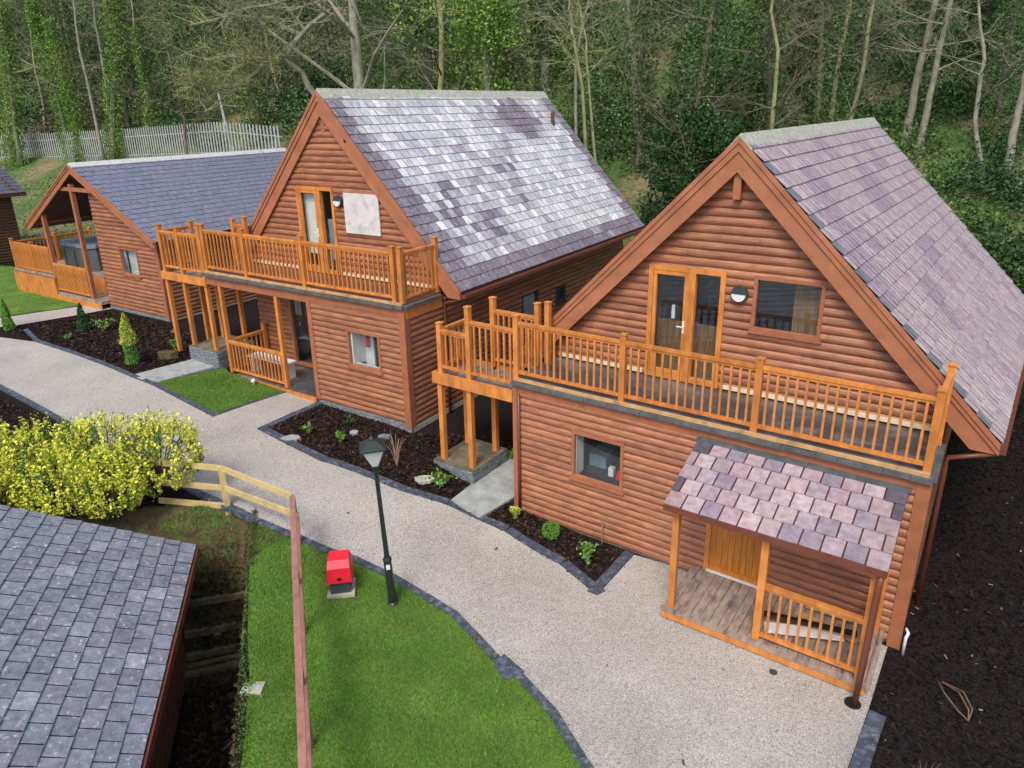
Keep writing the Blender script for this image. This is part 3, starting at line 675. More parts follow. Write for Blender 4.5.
g_=G(773,674); A=MB(); A.tube([(0,0,.03),(0,0,.04)],.055,14); A.obj('drain_cover','darkgrey',label='small round cap set in the gravel before the porch',cat='drain cover',loc=tuple(g_))
def atp(k,u,v,z): x,y=W(k,u,v); return (x,y,z+H[k][3])
A=MB(); A.beam((0,0,.03),(1.0,.35,.10),.22,.02); A.obj('white_board','white',label='white board lying on the porch floor behind the railing',cat='board',loc=atp('3',5.05,-.95,.225),rotz=R(-34.9))
A=MB(); A.beam((0,0,.03),(1.25,.1,.16),.07,.05); A.obj('black_strip','black',label='long black strip lying on top of the white board on the porch',cat='board',loc=atp('3',4.98,-.75,.31),rotz=R(-34.9))
A=MB(); A.beam((0,0,.02),(.9,-.2,.05),.12,.03); A.beam((.1,.2,.05),(.75,.12,.14),.06,.04); A.obj('timber_offcut','rawwood',label='raw timber offcuts on the porch floor by the wall',cat='timber',loc=atp('3',5.35,-.35,.225),rotz=R(-34.9))
# ================================================================== middle lodge
W2,g2,um,Rz,E,L2=6.486,1.303,3.243,7.14,2.905,11.438
h2,sl,ru,ul=tall_lodge('2','tall log-clad middle lodge with white-stained slate roof and open porch below its balcony',W2,g2,1.207,um,7.08,Rz,E,L2,col2f,'slate_pale',0,'ridge',wd=.25,t=.02,gap=.007)
clip=lambda z:(max(0.0,um-(Rz-.22-z)/sl),min(W2,um+(Rz-.22-z)/sl)) if z<Rz-.22 else (um,um)
A=MB(); logwall(A,front(g2),0,W2,D-.02,Rz-.22,clip,[(2.10,3.39,D-.02,4.98)],pitch=.142); A.obj('gable_wall','siding',h2)
A=MB(); logwall(A,front(0),3.575,W2-.05,.08,D-.3,None,[(4.755,5.758,1.165,2.061)]); A.obj('ground_floor_wall','siding',h2)
A=MB(); logwall(A,front(g2),.02,3.575,.15,D-.1,None,[(1.29,2.20,.15,2.15)]); A.obj('porch_wall','siding',h2)
A=MB(); logwall(A,left(3.575),0,g2,.15,D-.1); A.obj('porch_wall','siding',h2)
A=MB(); logwall(A,right(W2),.02,g2,.02,D-.3); logwall(A,right(W2),g2,L2-.4,.02,3.3,None,[(4.65,5.47,1.1,1.97),(6.48,7.03,1.3,1.79)]); A.obj('side_wall','siding',h2)
A=MB(); logwall(A,left(0),g2,L2-.4,0.,3.3); A.obj('side_wall','siding',h2)
A=MB(); logwall(A,back(L2-.35),0,W2,0,Rz-.3,clip); A.obj('rear_wall','siding',h2)
A=MB(); A.box(3.58,W2+.03,-.03,.05,-.5,.075); A.pieces('foundation','stone',h2)
A=MB(); A.box(W2-.1,W2+.035,.05,L2-.4,-.6,.0); A.box(0,.1,g2,L2-.4,-.6,.0); A.pieces('foundation','concrete',h2)
A=MB(); A.box(W2-.13,W2+.045,-.05,.0,.0,D-.13); A.box(W2,W2+.045,0,.12,.0,D-.13); A.box(3.53,3.66,-.045,.0,.1,D-.3); A.pieces('corner_board','trim',h2)
A=MB(); A.box(-.2,W2,0,g2,D-.06,D-.02); A.obj('balcony_floor','brownwood',h2)
A=MB(); A.box(-.15,W2-.02,.06,g2-.04,D-.28,D-.065); A.pieces('floor_joists','underwood',h2)
A=MB(); A.box(.1,2.05,g2-.06,g2-.033,D+.02,D+.09); A.box(3.45,W2-.1,g2-.06,g2-.033,D+.02,D+.09); A.pieces('skirting','cream',h2)
balcony_strips(h2,-.2,W2,0,D)
A=MB(); A.box(W2,W2+.05,.02,1.25,D-.36,D-.13); A.obj('fascia','orange',h2)
A=MB(); A.box(W2-.02,W2+.10,-.02,1.2,D-.128,D-.06); A.obj('edge_flashing','lead',h2)
A=MB(); A.box(um-.06,um+.06,1.27,g2,Rz-.9,Rz-.35); A.obj('king_post','barge',h2)
A=MB(); A.box(3.95,4.07,1.2,g2-.02,Rz-1.12,Rz-1.05); A.obj('bracket','black',h2)
balcony_door(h2,g2,2.10,3.39,D,4.98,2.86)
window(h2,'f',0,4.755,5.758,1.165,2.061,'trim')
window(h2,'r',W2,4.65,5.47,1.1,1.97,'darkgrey',.04); window(h2,'r',W2,6.48,7.03,1.3,1.79,'darkgrey',.04)
room(h2,W2-2,W2-.05,4.3,7.4,.2,2.4,[])
room(h2,1.65,4.85,g2+.06,5,D,5.03,[(2.15,2.72,g2+.12,g2+.15,3.3,4.85,3),(2.95,3.3,g2+.12,g2+.15,3.2,4.2,5),(2.2,2.5,g2+.6,g2+1.4,D,3.8,3),(2.6,3.4,3,4,D,3.6,5)])
room(h2,3.7,W2-.15,.08,g2+2,.15,2.4,[(4.77,5.12,.42,.46,1.0,2.2,3),(4.765,4.86,.035,.4,1.17,2.05,3),(4.86,5.74,.035,.14,1.17,1.215,3),(5.4,6.1,.9,1.6,.2,1.5,4),(5.0,5.06,.86,.9,1.5,1.9,4)])
A=MB(); A.tube([(5.0,.36,1.55),(5.0,.36,1.80),(5.0,.36,1.86)],[.045,.045,.02],8); A.obj('extinguisher','red_plastic',h2)
window(h2,'f',g2,1.29,2.20,.17,2.15,'trim',.08,'glass_door')
room(h2,.5,3.0,g2+.06,4,.15,2.4,[(1.5,2.0,2.4,3.0,.15,.9,5)])
A=MB(); A.box(3.745,4.84,g2-.075,g2-.045,3.95,4.885); A.obj('white_panel','whiteboard',h2)
walllight(h2,3.56,g2-.02,4.68)
pf=[(-.16,.05),(1.41,.05),(3.48,.05),(W2-.25,.05)]
for u,v in pf: post(h2,u,v,D-.05,D+P)
for a,b in zip(pf[:-1],pf[1:]): railing(h2,a,b,D,1.03)
post(h2,W2-.05,.05,D-.05,D+P); post(h2,W2-.05,1.2,D-.05,D+P+.03); railing(h2,(W2-.05,.05),(W2-.05,1.2),D,1.03)
zl=2.70
A=MB(); A.box(-2.12,-.22,-.02,1.0,zl-.14,zl-.10); A.obj('landing_floor','greywood',h2)
A=MB(); A.box(-2.12,-.22,-.06,0,zl-.26,zl-.05); A.box(-2.17,-2.12,-.06,1.,zl-.26,zl-.05); A.box(-2.12,-.22,.98,1.03,zl-.26,zl-.06); A.obj('landing_frame','orange',h2)
for u,v,t in((-2.06,.05,3.89),(-1.27,.05,3.87),(-.30,.05,4.02),(-2.0,.95,3.86),(-.12,.95,4.05),(.30,1.0,4.12)): post(h2,u,v,zl-.05,t)
railing(h2,(-2.06,.05),(-1.27,.05),zl,1.03); railing(h2,(-1.27,.05),(-.30,.05),zl,1.03); railing(h2,(-2.06,.05),(-2.06,.95),zl,1.03); railing(h2,(-.12,.95),(.30,1.0),zl+.1,1.1)
for u,v,z in((-2.03,.03,.35),(-1.26,.03,.66),(-1.95,.92,.3),(-.3,.03,.5),(-.3,.95,.3),(-1.2,.92,.6)): post(h2,u,v,z,zl-.1,.1,'landing_post',cap=False)
plinth('2',-1.35,-.12,-.10,1.1,.66,h2)
A=MB(); A.box(.2,3.55,-.05,g2,.06,.14); A.obj('porch_floor','felt',h2)
A=MB(); A.box(.2,3.57,-.10,-.052,-.02,.13); A.pieces('porch_fascia','orange',h2)
for u in(.27,2.42): post(h2,u,.03,.14,D-.3,.1,'porch_post',cap=False)
post(h2,.3,1.15,.14,1.2); railing(h2,(.27,.03),(2.42,.03),.14,.88,sp=.13); railing(h2,(.27,.03),(.3,1.15),.14,.88,sp=.13)
A=MB(); A.box(0,1.5,0,.35,.42,.46); A.box(.05,.12,.03,.32,0,.42); A.box(1.38,1.45,.03,.32,0,.42); A.obj('bench','white',label='low white bench on the middle lodge porch behind the railing',cat='bench',loc=atp('2',.6,.3,.14),rotz=R(-33))
A=MB(); A.beam((7.15,1.22,2.80),(7.15,L2,2.80),.11,.08); A.obj('gutter','pipe_brown',h2)
A=MB(); A.tube([(7.1,1.3,2.74),(6.62,1.25,2.6),(6.58,1.28,2.4),(6.58,1.28,-.2)],.036,8); A.obj('downpipe','pipe_brown',h2,smooth=True)
# soil vent pipe through the slates: rests on the roof plane at u,v
uu,vv=um+.9,L2-1.0; zz=Rz-.9*sl; A=MB(); A.tube([(uu,vv,zz-.1),(uu,vv,zz+.14)],.075,10); vp=A.obj('roof_vent','darkgrey',h2); A=MB(); A.tube([(uu,vv,zz+.14),(uu,vv,zz+.38)],[.06,.07],10); A.obj('vent_cap','pipe_brown',vp)
# ================================================================== far lodge
um,Rz,E,ulr,urr,L1=-3.72,4.90,2.67,-7.57,.40,9.
h1=root('1','lodge','low far lodge with violet-grey slate roof and a covered hot tub deck','lodge')
# asymmetric ends: left and right eaves
A=MB()
gable_roof(h1,um,Rz,ulr,urr-.0,E,0.,L1,col1,'ridge_pale')
sl1=(Rz-E)/(urr-um)
barge(h1,um,Rz,urr,E,-.02,.24); barge(h1,um,Rz,ulr,E,-.02,.24)
clipR=lambda z:(-3.42,min(0,um+(Rz-.2-z)/sl1))
clipF=lambda z:(max(-7.2,um-(Rz-.2-z)/sl1),min(0,um+(Rz-.2-z)/sl1)) if z<Rz-.2 else(um,um)
zt=Rz-.2-(-3.42-um)*sl1
A=MB(); logwall(A,front(.3),-3.42,0,.1,zt,lambda z:(-3.42,max(-3.42,min(0,um+(Rz-.2-z)/sl1))),[(-2.19,-1.17,1.35,2.26)]); A.obj('gable_wall','siding',h1)
A=MB(); logwall(A,left(-3.42),.3,3.4,.1,Rz-.35); A.obj('side_wall','siding',h1)
A=MB(); logwall(A,right(0),.3,L1-.4,.05,2.75); A.obj('side_wall','siding',h1)
A=MB(); logwall(A,left(-7.2),3.4,L1-.4,.05,2.75); A.obj('side_wall','siding',h1)
A=MB(); logwall(A,front(3.4),-7.2,-3.42,.1,Rz-.2,lambda z:(clipF(z)[0],max(clipF(z)[0],min(-3.42,clipF(z)[1])))); A.obj('rear_wall','siding',h1)
A=MB(); logwall(A,back(L1-.35),-7.2,0,.05,Rz-.3,clipF); A.obj('rear_wall','siding',h1)
A=MB(); A.box(-3.45,.04,.26,.34,-.3,.1); A.pieces('foundation','stone',h1)
A=MB(); A.box(-.03,.035,.34,L1-.4,-.4,.045); A.pieces('foundation','concrete',h1)
A=MB(); A.box(-.12,.045,.24,.3,.08,2.6); A.box(0,.045,.3,.42,.08,2.6); A.pieces('corner_board','trim',h1)
window(h1,'f',.3,-2.19,-1.17,1.35,2.26,'trim',.05)
room(h1,-3.2,-.3,.4,3,.2,2.5,[(-2.13,-1.95,.335,.36,1.36,2.25,3),(-1.95,-1.25,.42,.45,1.36,2.25,3),(-2.1,-1.5,.5,.55,1.3,2.3,3),(-1.45,-1.3,.6,.8,1.2,1.8,4)])
for u,z0,z1 in((-6.35,.35,3.1),(-4.05,.3,4.25)): post(h1,u,.1,z0,z1,.13,'porch_post','barge',cap=False)
A=MB(); A.box(-7.25,-7.12,.0,3.4,2.68,2.86); A.obj('eaves_beam','barge',h1)
A=MB(); A.box(-4.9,-2.6,.05,.17,4.02,4.14); A.obj('collar_beam','barge',h1)
A=MB(); A.box(-6.3,-3.42,-.02,3.4,.18,.3); A.obj('porch_floor','greywood',h1)
A=MB(); A.box(-9.3,-6.3,-.02,3.3,.82,.92); A.box(-6.3,-4.5,.8,3.3,.82,.92); A.pieces('deck_floor','greywood',h1)
A=MB(); A.box(-9.3,-6.3,-.05,-.02,-.15,.80); A.box(-6.35,-6.3,-.02,.8,.3,.82); A.box(-6.3,-4.5,.8,.84,.3,.82); A.box(-9.33,-9.3,-.05,3.3,.2,.82); A.box(-6.3,-3.42,-.05,-.02,.0,.2); A.pieces('deck_fascia','orange',h1)
A=MB(); A.box(-4.5,-3.5,.8,1.1,.3,.52); A.box(-4.5,-3.5,1.1,1.4,.3,.72); A.pieces('steps','trim',h1)
for u,v,z0,z1 in((-9.15,.05,.9,2.02),(-7.7,.05,.9,2.0),(-9.15,3.0,.9,2.02),(-9.15,1.6,.9,2.0)): post(h1,u,v,z0,z1)
railing(h1,(-9.15,.05),(-7.7,.05),.9,1.0,sp=.09,sz=.05); railing(h1,(-7.7,.05),(-6.4,.05),.9,1.0,sp=.09,sz=.05); railing(h1,(-9.15,.05),(-9.15,1.6),.9,1.0); railing(h1,(-9.15,1.6),(-9.15,3.0),.9,1.0); railing(h1,(-6.3,.05),(-4.1,.05),.33,1.02,sp=.09,sz=.045)
# hot tub
t=thing('hot_tub','grey square hot tub with a blue-grey cover on the far lodge deck','hot tub',atp('1',-6.6,2.1,.92),R(-32.5))
A=MB(); q=1.15; c=.25
pl=[(-q+c,-q),(q-c,-q),(q,-q+c),(q,q-c),(q-c,q),(-q+c,q),(-q,q-c),(-q,-q+c)]
A.prism([(x*.96,y*.96,0) for x,y in pl],(0,0,.86)); A.obj('cabinet','tub_side',t)
A=MB()
for x in(-.7,.0,.7): A.box(x-.02,x+.02,-q*.96-.02,-q*.96,.05,.75)
A.pieces('panel_strip','darkgrey',t)
A=MB(); A.prism([(x,y,.86) for x,y in pl],(0,0,.05)); A.prism([(x*.97,y*.97,.915) for x,y in pl],(0,0,.07)); A.obj('cover','tub_cover',t)
# ================================================================== lodge at far left edge (only a corner in view)
x0,y0,_=G(25,258); zb=float(T(x0,y0))
hs=thing('lodge','brown log lodge with a dark slate roof cut by the left edge','lodge',(x0,y0,zb),R(-33))
zt=HZ(29,186,x0,y0)-zb+.05; ax=-3.6; az=zt+2.1
A=MB(); logwall(A,right(0),-9,0,-.5,zt-.05); A.obj('side_wall','siding_old',hs)
A=MB(); logwall(A,back(0),-7.2,0,-.5,az-.15,lambda z:(-7.2,0) if z<zt-.1 else (ax-(az-.12-z)/.51,ax+(az-.12-z)/.51)); A.obj('rear_wall','siding_old',hs)
gable_roof(hs,ax,az,-7.7,.5,zt-.29,-9.4,.5,lambda *a:jit((.10,.10,.125)),'slate_pale')
# ================================================================== foreground lodge roof
h0=thing('lodge','dark timber lodge in the sunken trench, only its grey slate roof corner in view','lodge',(HC[0],HC[1],.6),math.atan2(HD[1],HD[0]))
k=.471; LR=13.; SW=3.9
A=MB(); slates(A,(0,0,0),(1,0,0),(0,-SW,SW*k),LR,SW*math.hypot(1,k),col0,ex=.248,wd=.29,t=.02,gap=.008)
slates(A,(LR,-2*SW,0),(-1,0,0),(0,SW,SW*k),LR,SW*math.hypot(1,k),col0,ex=.248,wd=.29,t=.02,gap=.008)
for a,b in((0,-SW),(-2*SW,-SW)):
    A.add([(0.02,a,-.02),(LR,a,-.02),(LR,b,SW*k-.02),(.02,b,SW*k-.02),(0.02,a,-.14),(LR,a,-.14),(LR,b,SW*k-.14),(.02,b,SW*k-.14)],[(0,1,2,3),(4,5,6,7),(0,3,7,4),(0,1,5,4),(1,2,6,5)],None,1)
r0=A.obj('roof',['slate_pale','underwood'],h0,colattr=True)
A=MB(); A.beam((0,.03,-.09),(LR,.03,-.09),.04,.15); A.obj('fascia','pipe_brown',r0)
A=MB(); logwall(A,lambda t,z,d:(t,-.45+d,z),.3,LR-.3,-2.3,-.05); A.obj('side_wall','siding_old' if False else 'brownwood',h0)
cg=lambda z:(-SW*2+.45+max(0,0),-.45) if z<.1 else (-SW-(SW*k-z-.15)/k,-SW+(SW*k-z-.15)/k)
A=MB(); logwall(A,lambda t,z,d:(.3-d,t,z),-7,-.45,-2.3,SW*k-.2,cg); A.obj('gable_wall','brownwood',h0)
# ================================================================== fences
def wfence():
    t=thing('post_and_rail_fence','pale yellow timber post and rail fence between the bush and the brown rails','fence')
    a=G(228,511); b=G(299,546); c=G(160,505)
    e=G(61,516)
    def rail(p,q,z0,z1,name='rail'): 
        A=MB(); A.beam((p[0],p[1],z0),(q[0],q[1],z1),.045,.10); A.obj(name,'fence_timber',t)
    zt=HZ(221,468,a[0],a[1]); zm=HZ(223.5,488,a[0],a[1])
    bt=HZ(290,497,b[0],b[1]); bm=HZ(291,515,b[0],b[1]); hh=zt-a[2]
    rail(a,b,zt,bt); rail(a,b,zm,bm)
    rail(a,c,zt,c[2]+hh); rail(a,c,zm,c[2]+(zm-a[2])); rail(a,c,a[2]+.1,c[2]+.1,'gravel_board')
    for p in(a,):
        A=MB(); A.box(-.05,.05,-.05,.05,-.1,hh+.03); A.obj('post','fence_timber',t,loc=tuple(p),rotz=.5)
    # brown painted part, nearly edge-on to the camera
    t2=thing('handrail_fence','brown painted two-rail fence running along the lawn towards the camera','fence')
    topb=bt; 
    r=ray(303,775); zf=topb-.25; tt=(zf-CH)/r[2]; q=(r[0]*tt,r[1]*tt)
    A=MB(); A.beam((b[0],b[1],topb),(q[0],q[1],zf),.085,.05); A.obj('rail','rail_brown',t2)
    A=MB(); A.beam((b[0]+.05,b[1],bm),(q[0]+.05,q[1],zf-(topb-bm)),.045,.09); A.obj('rail','rail_brown',t2)
    for f in(0.0,.36,.72,1.05):
        x=b[0]+(q[0]-b[0])*f; y=b[1]+(q[1]-b[1])*f; z=float(T(x,y)); A=MB(); A.box(-.03,.03,-.035,.035,-.1,topb+(zf-topb)*f-z-.03); A.obj('post','rail_brown',t2,loc=(x,y,z),rotz=-.25)
wfence()
def palisade():
    t=thing('palisade_fence','weathered grey steel palisade fence behind the far lodge','fence')
    A=MB(); A.box(-.035,.035,-.008,.008,-.35,2.0); A.prism([(-.035,-.008,2.0),(.035,-.008,2.0),(0,-.008,2.12)],(0,.016,0)); pm=A.mesh('pale','galv')
    pts=[G(-25,162),G(60,161),G(140,160),G(222,158)]
    e=pts[-1]; r=ray(284,154); dd=e[1]*.93; f=np.array([r[0]*dd/r[1],dd,0]); f[2]=float(T(f[0],f[1])); pts.append(f)
    pc=[]; n=0
    hgt=max(1.4,min(3.2,HZ(100,130,*G(100,160)[:2])-G(100,160)[2])); sc=hgt/2.1
    for a,b in zip(pts[:-1],pts[1:]):
        L=np.linalg.norm(b[:2]-a[:2]); k=int(L/.29) 
        for i in range(k):
            p=a+(b-a)*i/k
            if n<100:
                o=link('pale',pm,t,loc=(p[0],p[1],float(p[2])+.05),rotz=math.atan2(b[1]-a[1],b[0]-a[0])); o.scale=(1.75,1,sc); n+=1
            else: pc.append((p,math.atan2(b[1]-a[1],b[0]-a[0])))
        for z in(.35,1.6):
            A=MB(); A.beam((a[0],a[1],a[2]+z*sc),(b[0],b[1],b[2]+z*sc),.05,.05); A.obj('rail','galv',t)
    if pc:
        A=MB()
        for p,a in pc:
            M=Matrix.Translation((p[0],p[1],float(p[2])+.05))@Matrix.Rotation(a,4,'Z'); A.box(-.06,.06,-.008,.008,0,2.1*sc,M=M)
        A.obj('pale','galv',t,kind='stuff')
    return pts
ppts=palisade()
p=ppts[3]; p=G(233,156); top=HZ(225,92,p[0],p[1]); A=MB(); A.tube([(0,0,0),(-.35,0,top-p[2])],[.12,.07],8); A.obj('mast','galv',label='slender pale grey mast rising behind the palisade fence',cat='pole',loc=tuple(p))
# ================================================================== street lamp, cabinet, globe
g=G(393,604); hl=HZ(373,437,g[0],g[1])-g[2]; hb=HZ(377,463,g[0],g[1])-g[2]-.04
lp=thing('street_lamp','black lamp post with a square glazed lantern on the lawn edge','street lamp',tuple(g),.2)
A=MB(); A.tube([(0,0,0),(0,0,.04),(0,0,.06),(0,0,.80),(0,0,.84),(0,0,.90)],[.09,.09,.066,.062,.072,.045],14); A.obj('base','dark_green_metal',lp,smooth=False)
A=MB(); A.tube([(0,0,.9),(0,0,1.5),(0,0,hb-.12),(0,0,hb-.10),(0,0,hb-.02)],[.042,.036,.032,.05,.05],12); A.obj('pole','dark_green_metal',lp)
A=MB(); zt=hl-.12
for i in range(4):
    a=math.pi/4+i*math.pi/2; A.beam((.06*math.cos(a),.06*math.sin(a),hb),(.235*math.cos(a),.235*math.sin(a),zt-.03),.014,.014)
A.box(-.06,.06,-.06,.06,hb-.02,hb+.01)
ln=A.obj('lantern','dark_green_metal',lp)
A=MB(); a1=.19; z1=zt-.02; A.add([(-a1,-a1,z1),(a1,-a1,z1),(a1,a1,z1),(-a1,a1,z1),(-.05,-.05,z1+.10),(.05,-.05,z1+.10),(.05,.05,z1+.10),(-.05,.05,z1+.10),(-a1,-a1,z1-.02),(a1,-a1,z1-.02),(a1,a1,z1-.02),(-a1,a1,z1-.02)],[(0,1,5,4),(1,2,6,5),(2,3,7,6),(3,0,4,7),(4,5,6,7),(8,9,1,0),(9,10,2,1),(10,11,3,2),(11,8,0,3)]); A.tube([(0,0,z1+.1),(0,0,z1+.13),(0,0,z1+.15),(0,0,z1+.18)],[.05,.04,.02,.005],8); A.obj('lantern_cap','dark_green_metal',ln)
A=MB(); A.add([(-.05,-.05,hb+.012),(.05,-.05,hb+.012),(.05,.05,hb+.012),(-.05,.05,hb+.012),(-.16,-.16,zt-.042),(.16,-.16,zt-.042),(.16,.16,zt-.042),(-.16,.16,zt-.042)],[(0,1,5,4),(1,2,6,5),(2,3,7,6),(3,0,4,7)]); A.obj('pane','milkglass',ln)
A=MB(); A.box(-.03,.03,-.075,-.063,.70,.78); A.obj('hatch','white',lp); lp.rotation_euler=(0,R(-2.0),.2)
g=G(342,590); cb=thing('utility_cabinet','small dark ground cabinet with a bright red hood on the lawn','cabinet',tuple(g),R(9)); cb.scale=(.97,.97,1.13)
A=MB(); A.box(-.22,.22,-.22,.22,.0,.05); A.obj('base_slab','concrete',cb)
A=MB(); A.box(-.16,.16,-.16,.16,.05,.32); A.obj('body','darkgrey',cb)
A=MB(); A.add([(-.205,-.2,.24),(.205,-.2,.24),(.205,.2,.24),(-.205,.2,.24),(-.18,-.19,.47),(.18,-.19,.47),(.19,.06,.47),(-.19,.06,.47),(-.165,-.10,.56),(.165,-.10,.56),(.155,.17,.56),(-.155,.17,.56),(-.205,.2,.44),(.205,.2,.44)],
 [(0,1,5,4),(4,5,9,8),(8,9,10,11),(1,2,13,6,5),(0,4,7,12,3),(3,2,13,12),(12,13,10,11),(7,4,8,11,12),(6,13,10,9,5),(0,3,2,1)]); A.obj('hood','red_plastic',cb)
A=MB(); A.box(-.03,.03,-.225,-.20,.30,.33); A.obj('latch','black',cb)
g=G(254,386); A=MB(); A.ball((0,0,.14),.06,12,8); A.tube([(0,0,0),(0,0,.1)],.02,8); A.obj('globe_light','white',smooth=True,label='small white globe light on the square lawn',cat='garden light',loc=tuple(g))
# ================================================================== plants
def plant_obj(name,label,cat,px,py,build,group=None):
    g=G(px,py); t=thing(name,label,cat,tuple(g),random.uniform(0,6),group); build(t); return t
def cone_pts(n,r,h,z0=0,sh=.25):
    z=rng.beta(1.1,1.6,n); a=rng.uniform(0,6.28,n); rr=r*(1-z)**.7*(1-sh*rng.random(n)); rr*=1+.18*np.sin(a*3+z*9)
    return np.stack([np.cos(a)*rr,np.sin(a)*rr,z0+z*h],-1)
def conifer(h,r,pal,pal2=None,split=0):
    def f(t):
        A=MB(); A.tube([(0,0,0),(0,0,h*.5)],.025,6); A.obj('trunk','bark_brown',t)
        leaves('foliage',cone_pts(2600,r,h,.02),.05,pal,t,{},upright=(0,0,1.2))
        if pal2: leaves('foliage',cone_pts(3000,r*1.2,h*.62,h*.42,.6),.055,pal2,t,dict(label='yellow upper foliage'),upright=(0,0,1.2))
    return f
dg=[(.03,.075,.025),(.045,.10,.03)]; yg=[(.42,.46,.06),(.30,.42,.05),(.5,.5,.10)]; mg=[(.10,.24,.03),(.15,.30,.05)]; gg=[(.14,.26,.05),(.20,.33,.07),(.10,.2,.04)]
plant_obj('conifer','two-tone conifer, yellow above and green below, in front of the far lodge','shrub',133,364,conifer(1.4,.19,mg,yg))
plant_obj('conifer','dark green conical conifer in the bed below the far lodge porch','shrub',85,331,conifer(.9,.19,dg))
plant_obj('conifer','small light green conifer at the left edge beside the gravel path','shrub',10,330,conifer(1.0,.17,mg))
def tuft(n,h,sp,pal,lw=.07):
    def f(t):
        P=[];
        for i in range(n):
            a=random.uniform(0,6.28);d=random.uniform(.2,1)*sp;hh=h*random.uniform(.5,1)
            for k in range(7): q=(k+1)/7; P.append((math.cos(a)*d*q,math.sin(a)*d*q,hh*math.sin(q*1.9)))
        P=np.array(P)+rng.normal(0,.012,(len(P),3)); leaves('foliage',P,lw,pal,t,{})
        A=MB(); A.tube([(0,0,0),(0,0,h*.4)],.012,5); A.obj('stem','stem_dry',t)
    return f
def ballbush(r,pal,n=1600,size=.03):
    def f(t):
        d=rng.normal(0,1,(n,3)); d/=np.linalg.norm(d,axis=1)[:,None]; d*=r*rng.uniform(.8,1.03,(n,1)); d[:,2]=np.abs(d[:,2]+r*.85)
        leaves('foliage',d,size,pal,t,{}); A=MB(); A.tube([(0,0,0),(0,0,r)],.02,6); A.obj('stem','bark_brown',t)
    return f
for q in [('fern','broad light green fern beside the stone plinth of the near lodge',441,487,tuft(26,.30,.34,gg)),
 ('bedding_plant','bright yellow-green seedling at the foot of the near lodge corner',515,519,tuft(22,.26,.15,yg)),
 ('box_ball','round clipped green shrub in the bed under the lodge window',551,537,ballbush(.17,mg)),
 ('leafy_shrub','young leafy green shrub at the right end of the bed',588,565,tuft(26,.48,.20,gg)),
 ('bedding_plant','small pale green plant near the left tip of the long bed',309,434,tuft(16,.26,.15,gg)),
 ('bedding_plant','oval bright green plant left of the lamp lantern',341,443,tuft(20,.3,.13,mg)),
 ('bedding_plant','dull green plant close to the middle lodge foundation',349,426,tuft(16,.24,.16,dg)),
 ('bedding_plant','green plant between the stone plinth and the near lodge corner',512,460,tuft(16,.24,.14,mg)),
 ('bedding_plant','spreading yellow-green plant in the middle of the far bed',105,330,tuft(26,.34,.42,gg,.09)),
 ('bedding_plant','little pale green seedling in the far bed by the path',68,340,tuft(12,.18,.16,gg)),
 ('bedding_plant','brownish low plant beside the two-tone conifer',121,346,tuft(16,.2,.2,[(.16,.11,.06),(.12,.1,.06)])),
 ('bedding_plant','weedy clump by the corner stones of the far landing',177,352,tuft(24,.4,.25,gg))]: plant_obj(q[0],q[1],'plant',q[2],q[3],q[4])
def twigs(n,h,sp,m='stem_dry',r=.006):
    def f(t):
        A=MB()
        for i in range(n):
            a=random.uniform(0,6.28);d=sp*random.uniform(.2,1); A.tube([(0,0,0),(math.cos(a)*d*.4,math.sin(a)*d*.4,h*.5),(math.cos(a)*d,math.sin(a)*d,h*random.uniform(.7,1))],[r,r*.8,r*.4],4)
        A.obj('stems',m,t)
    return f
plant_obj('bare_shrub','thin leafless reddish shrub right of the lamp lantern','shrub',397,466,twigs(14,.75,.3))
plant_obj('bare_shrub','dry bare stalks against the wall under the lodge window','shrub',602,545,twigs(6,.65,.06))
plant_obj('dead_plant','bunch of dry bent stems at the bottom right on black soil','dead plant',920,790,twigs(9,.4,.35,'stem_dark'))
g=G(968,722); A=MB()
for s in(-1,1,.5): A.tube([(0,0,.02),(.10*s,.10,.10),(.13*s,.35,.14),(.03*s,.62,.05)],.010,5)
A.obj('dry_reed','stem_dark',label='looped dry reed lying on the black soil at right',cat='dead plant',loc=tuple(g))
def stone(px,py,lab,sx,sy,m='stone',h=.06):
    g=G(px,py); A=MB(); n=7; pts=[(sx*math.cos(i*6.283/n)*random.uniform(.8,1.1),sy*math.sin(i*6.283/n)*random.uniform(.8,1.1),0) for i in range(n)]; A.prism(pts,(0,0,h)); A.obj('flat_stone',m,label=lab,cat='stone',loc=tuple(g))
stone(291,440,'flat grey stone near the left tip of the long bed',.22,.15,'paving'); stone(354,434,'small grey stone in front of the middle lodge wall',.12,.09,'paving'); stone(424,481,'pale flat stone beside the fern',.22,.16,'ridge'); stone(385,438,'dark slate piece by the middle lodge corner',.16,.1); stone(168,358,'brown rough stone at the corner of the far landing plinth',.3,.2,'bank',.18)
g=G(176,335); A=MB(); A.ball((0,0,.1),.13,10,6,(1.2,.8,.7)); A.obj('clay_pot','pipe_brown',label='small orange clay pot under the far landing posts',cat='pot',loc=tuple(g))
x,y=HC+HM*1.08-HD*(-3.2); A=MB(); A.box(-.1,.1,-.07,.07,-.4,.04); A.box(-.14,.14,-.1,.1,.04,.09); A.obj('marker_stone','ridge',label='pale block standing on the broken lawn edge above the trench',cat='stone',loc=(x,y,float(T(x,y,False))-.05))
# trench bottom sticks
x,y=HC+HM*.55-HD*(-1.9); A=MB(); A.tube([(0,0,.05),(.15,-.5,.15),(.2,-1.,.05)],.012,5); A.tube([(.1,-.1,.05),(-.05,-.5,.12)],.01,5); A.obj('dead_stick','stem_dry',label='pale dead stick lying in the dark trench',cat='stick',loc=(x,y,float(T(x,y))))
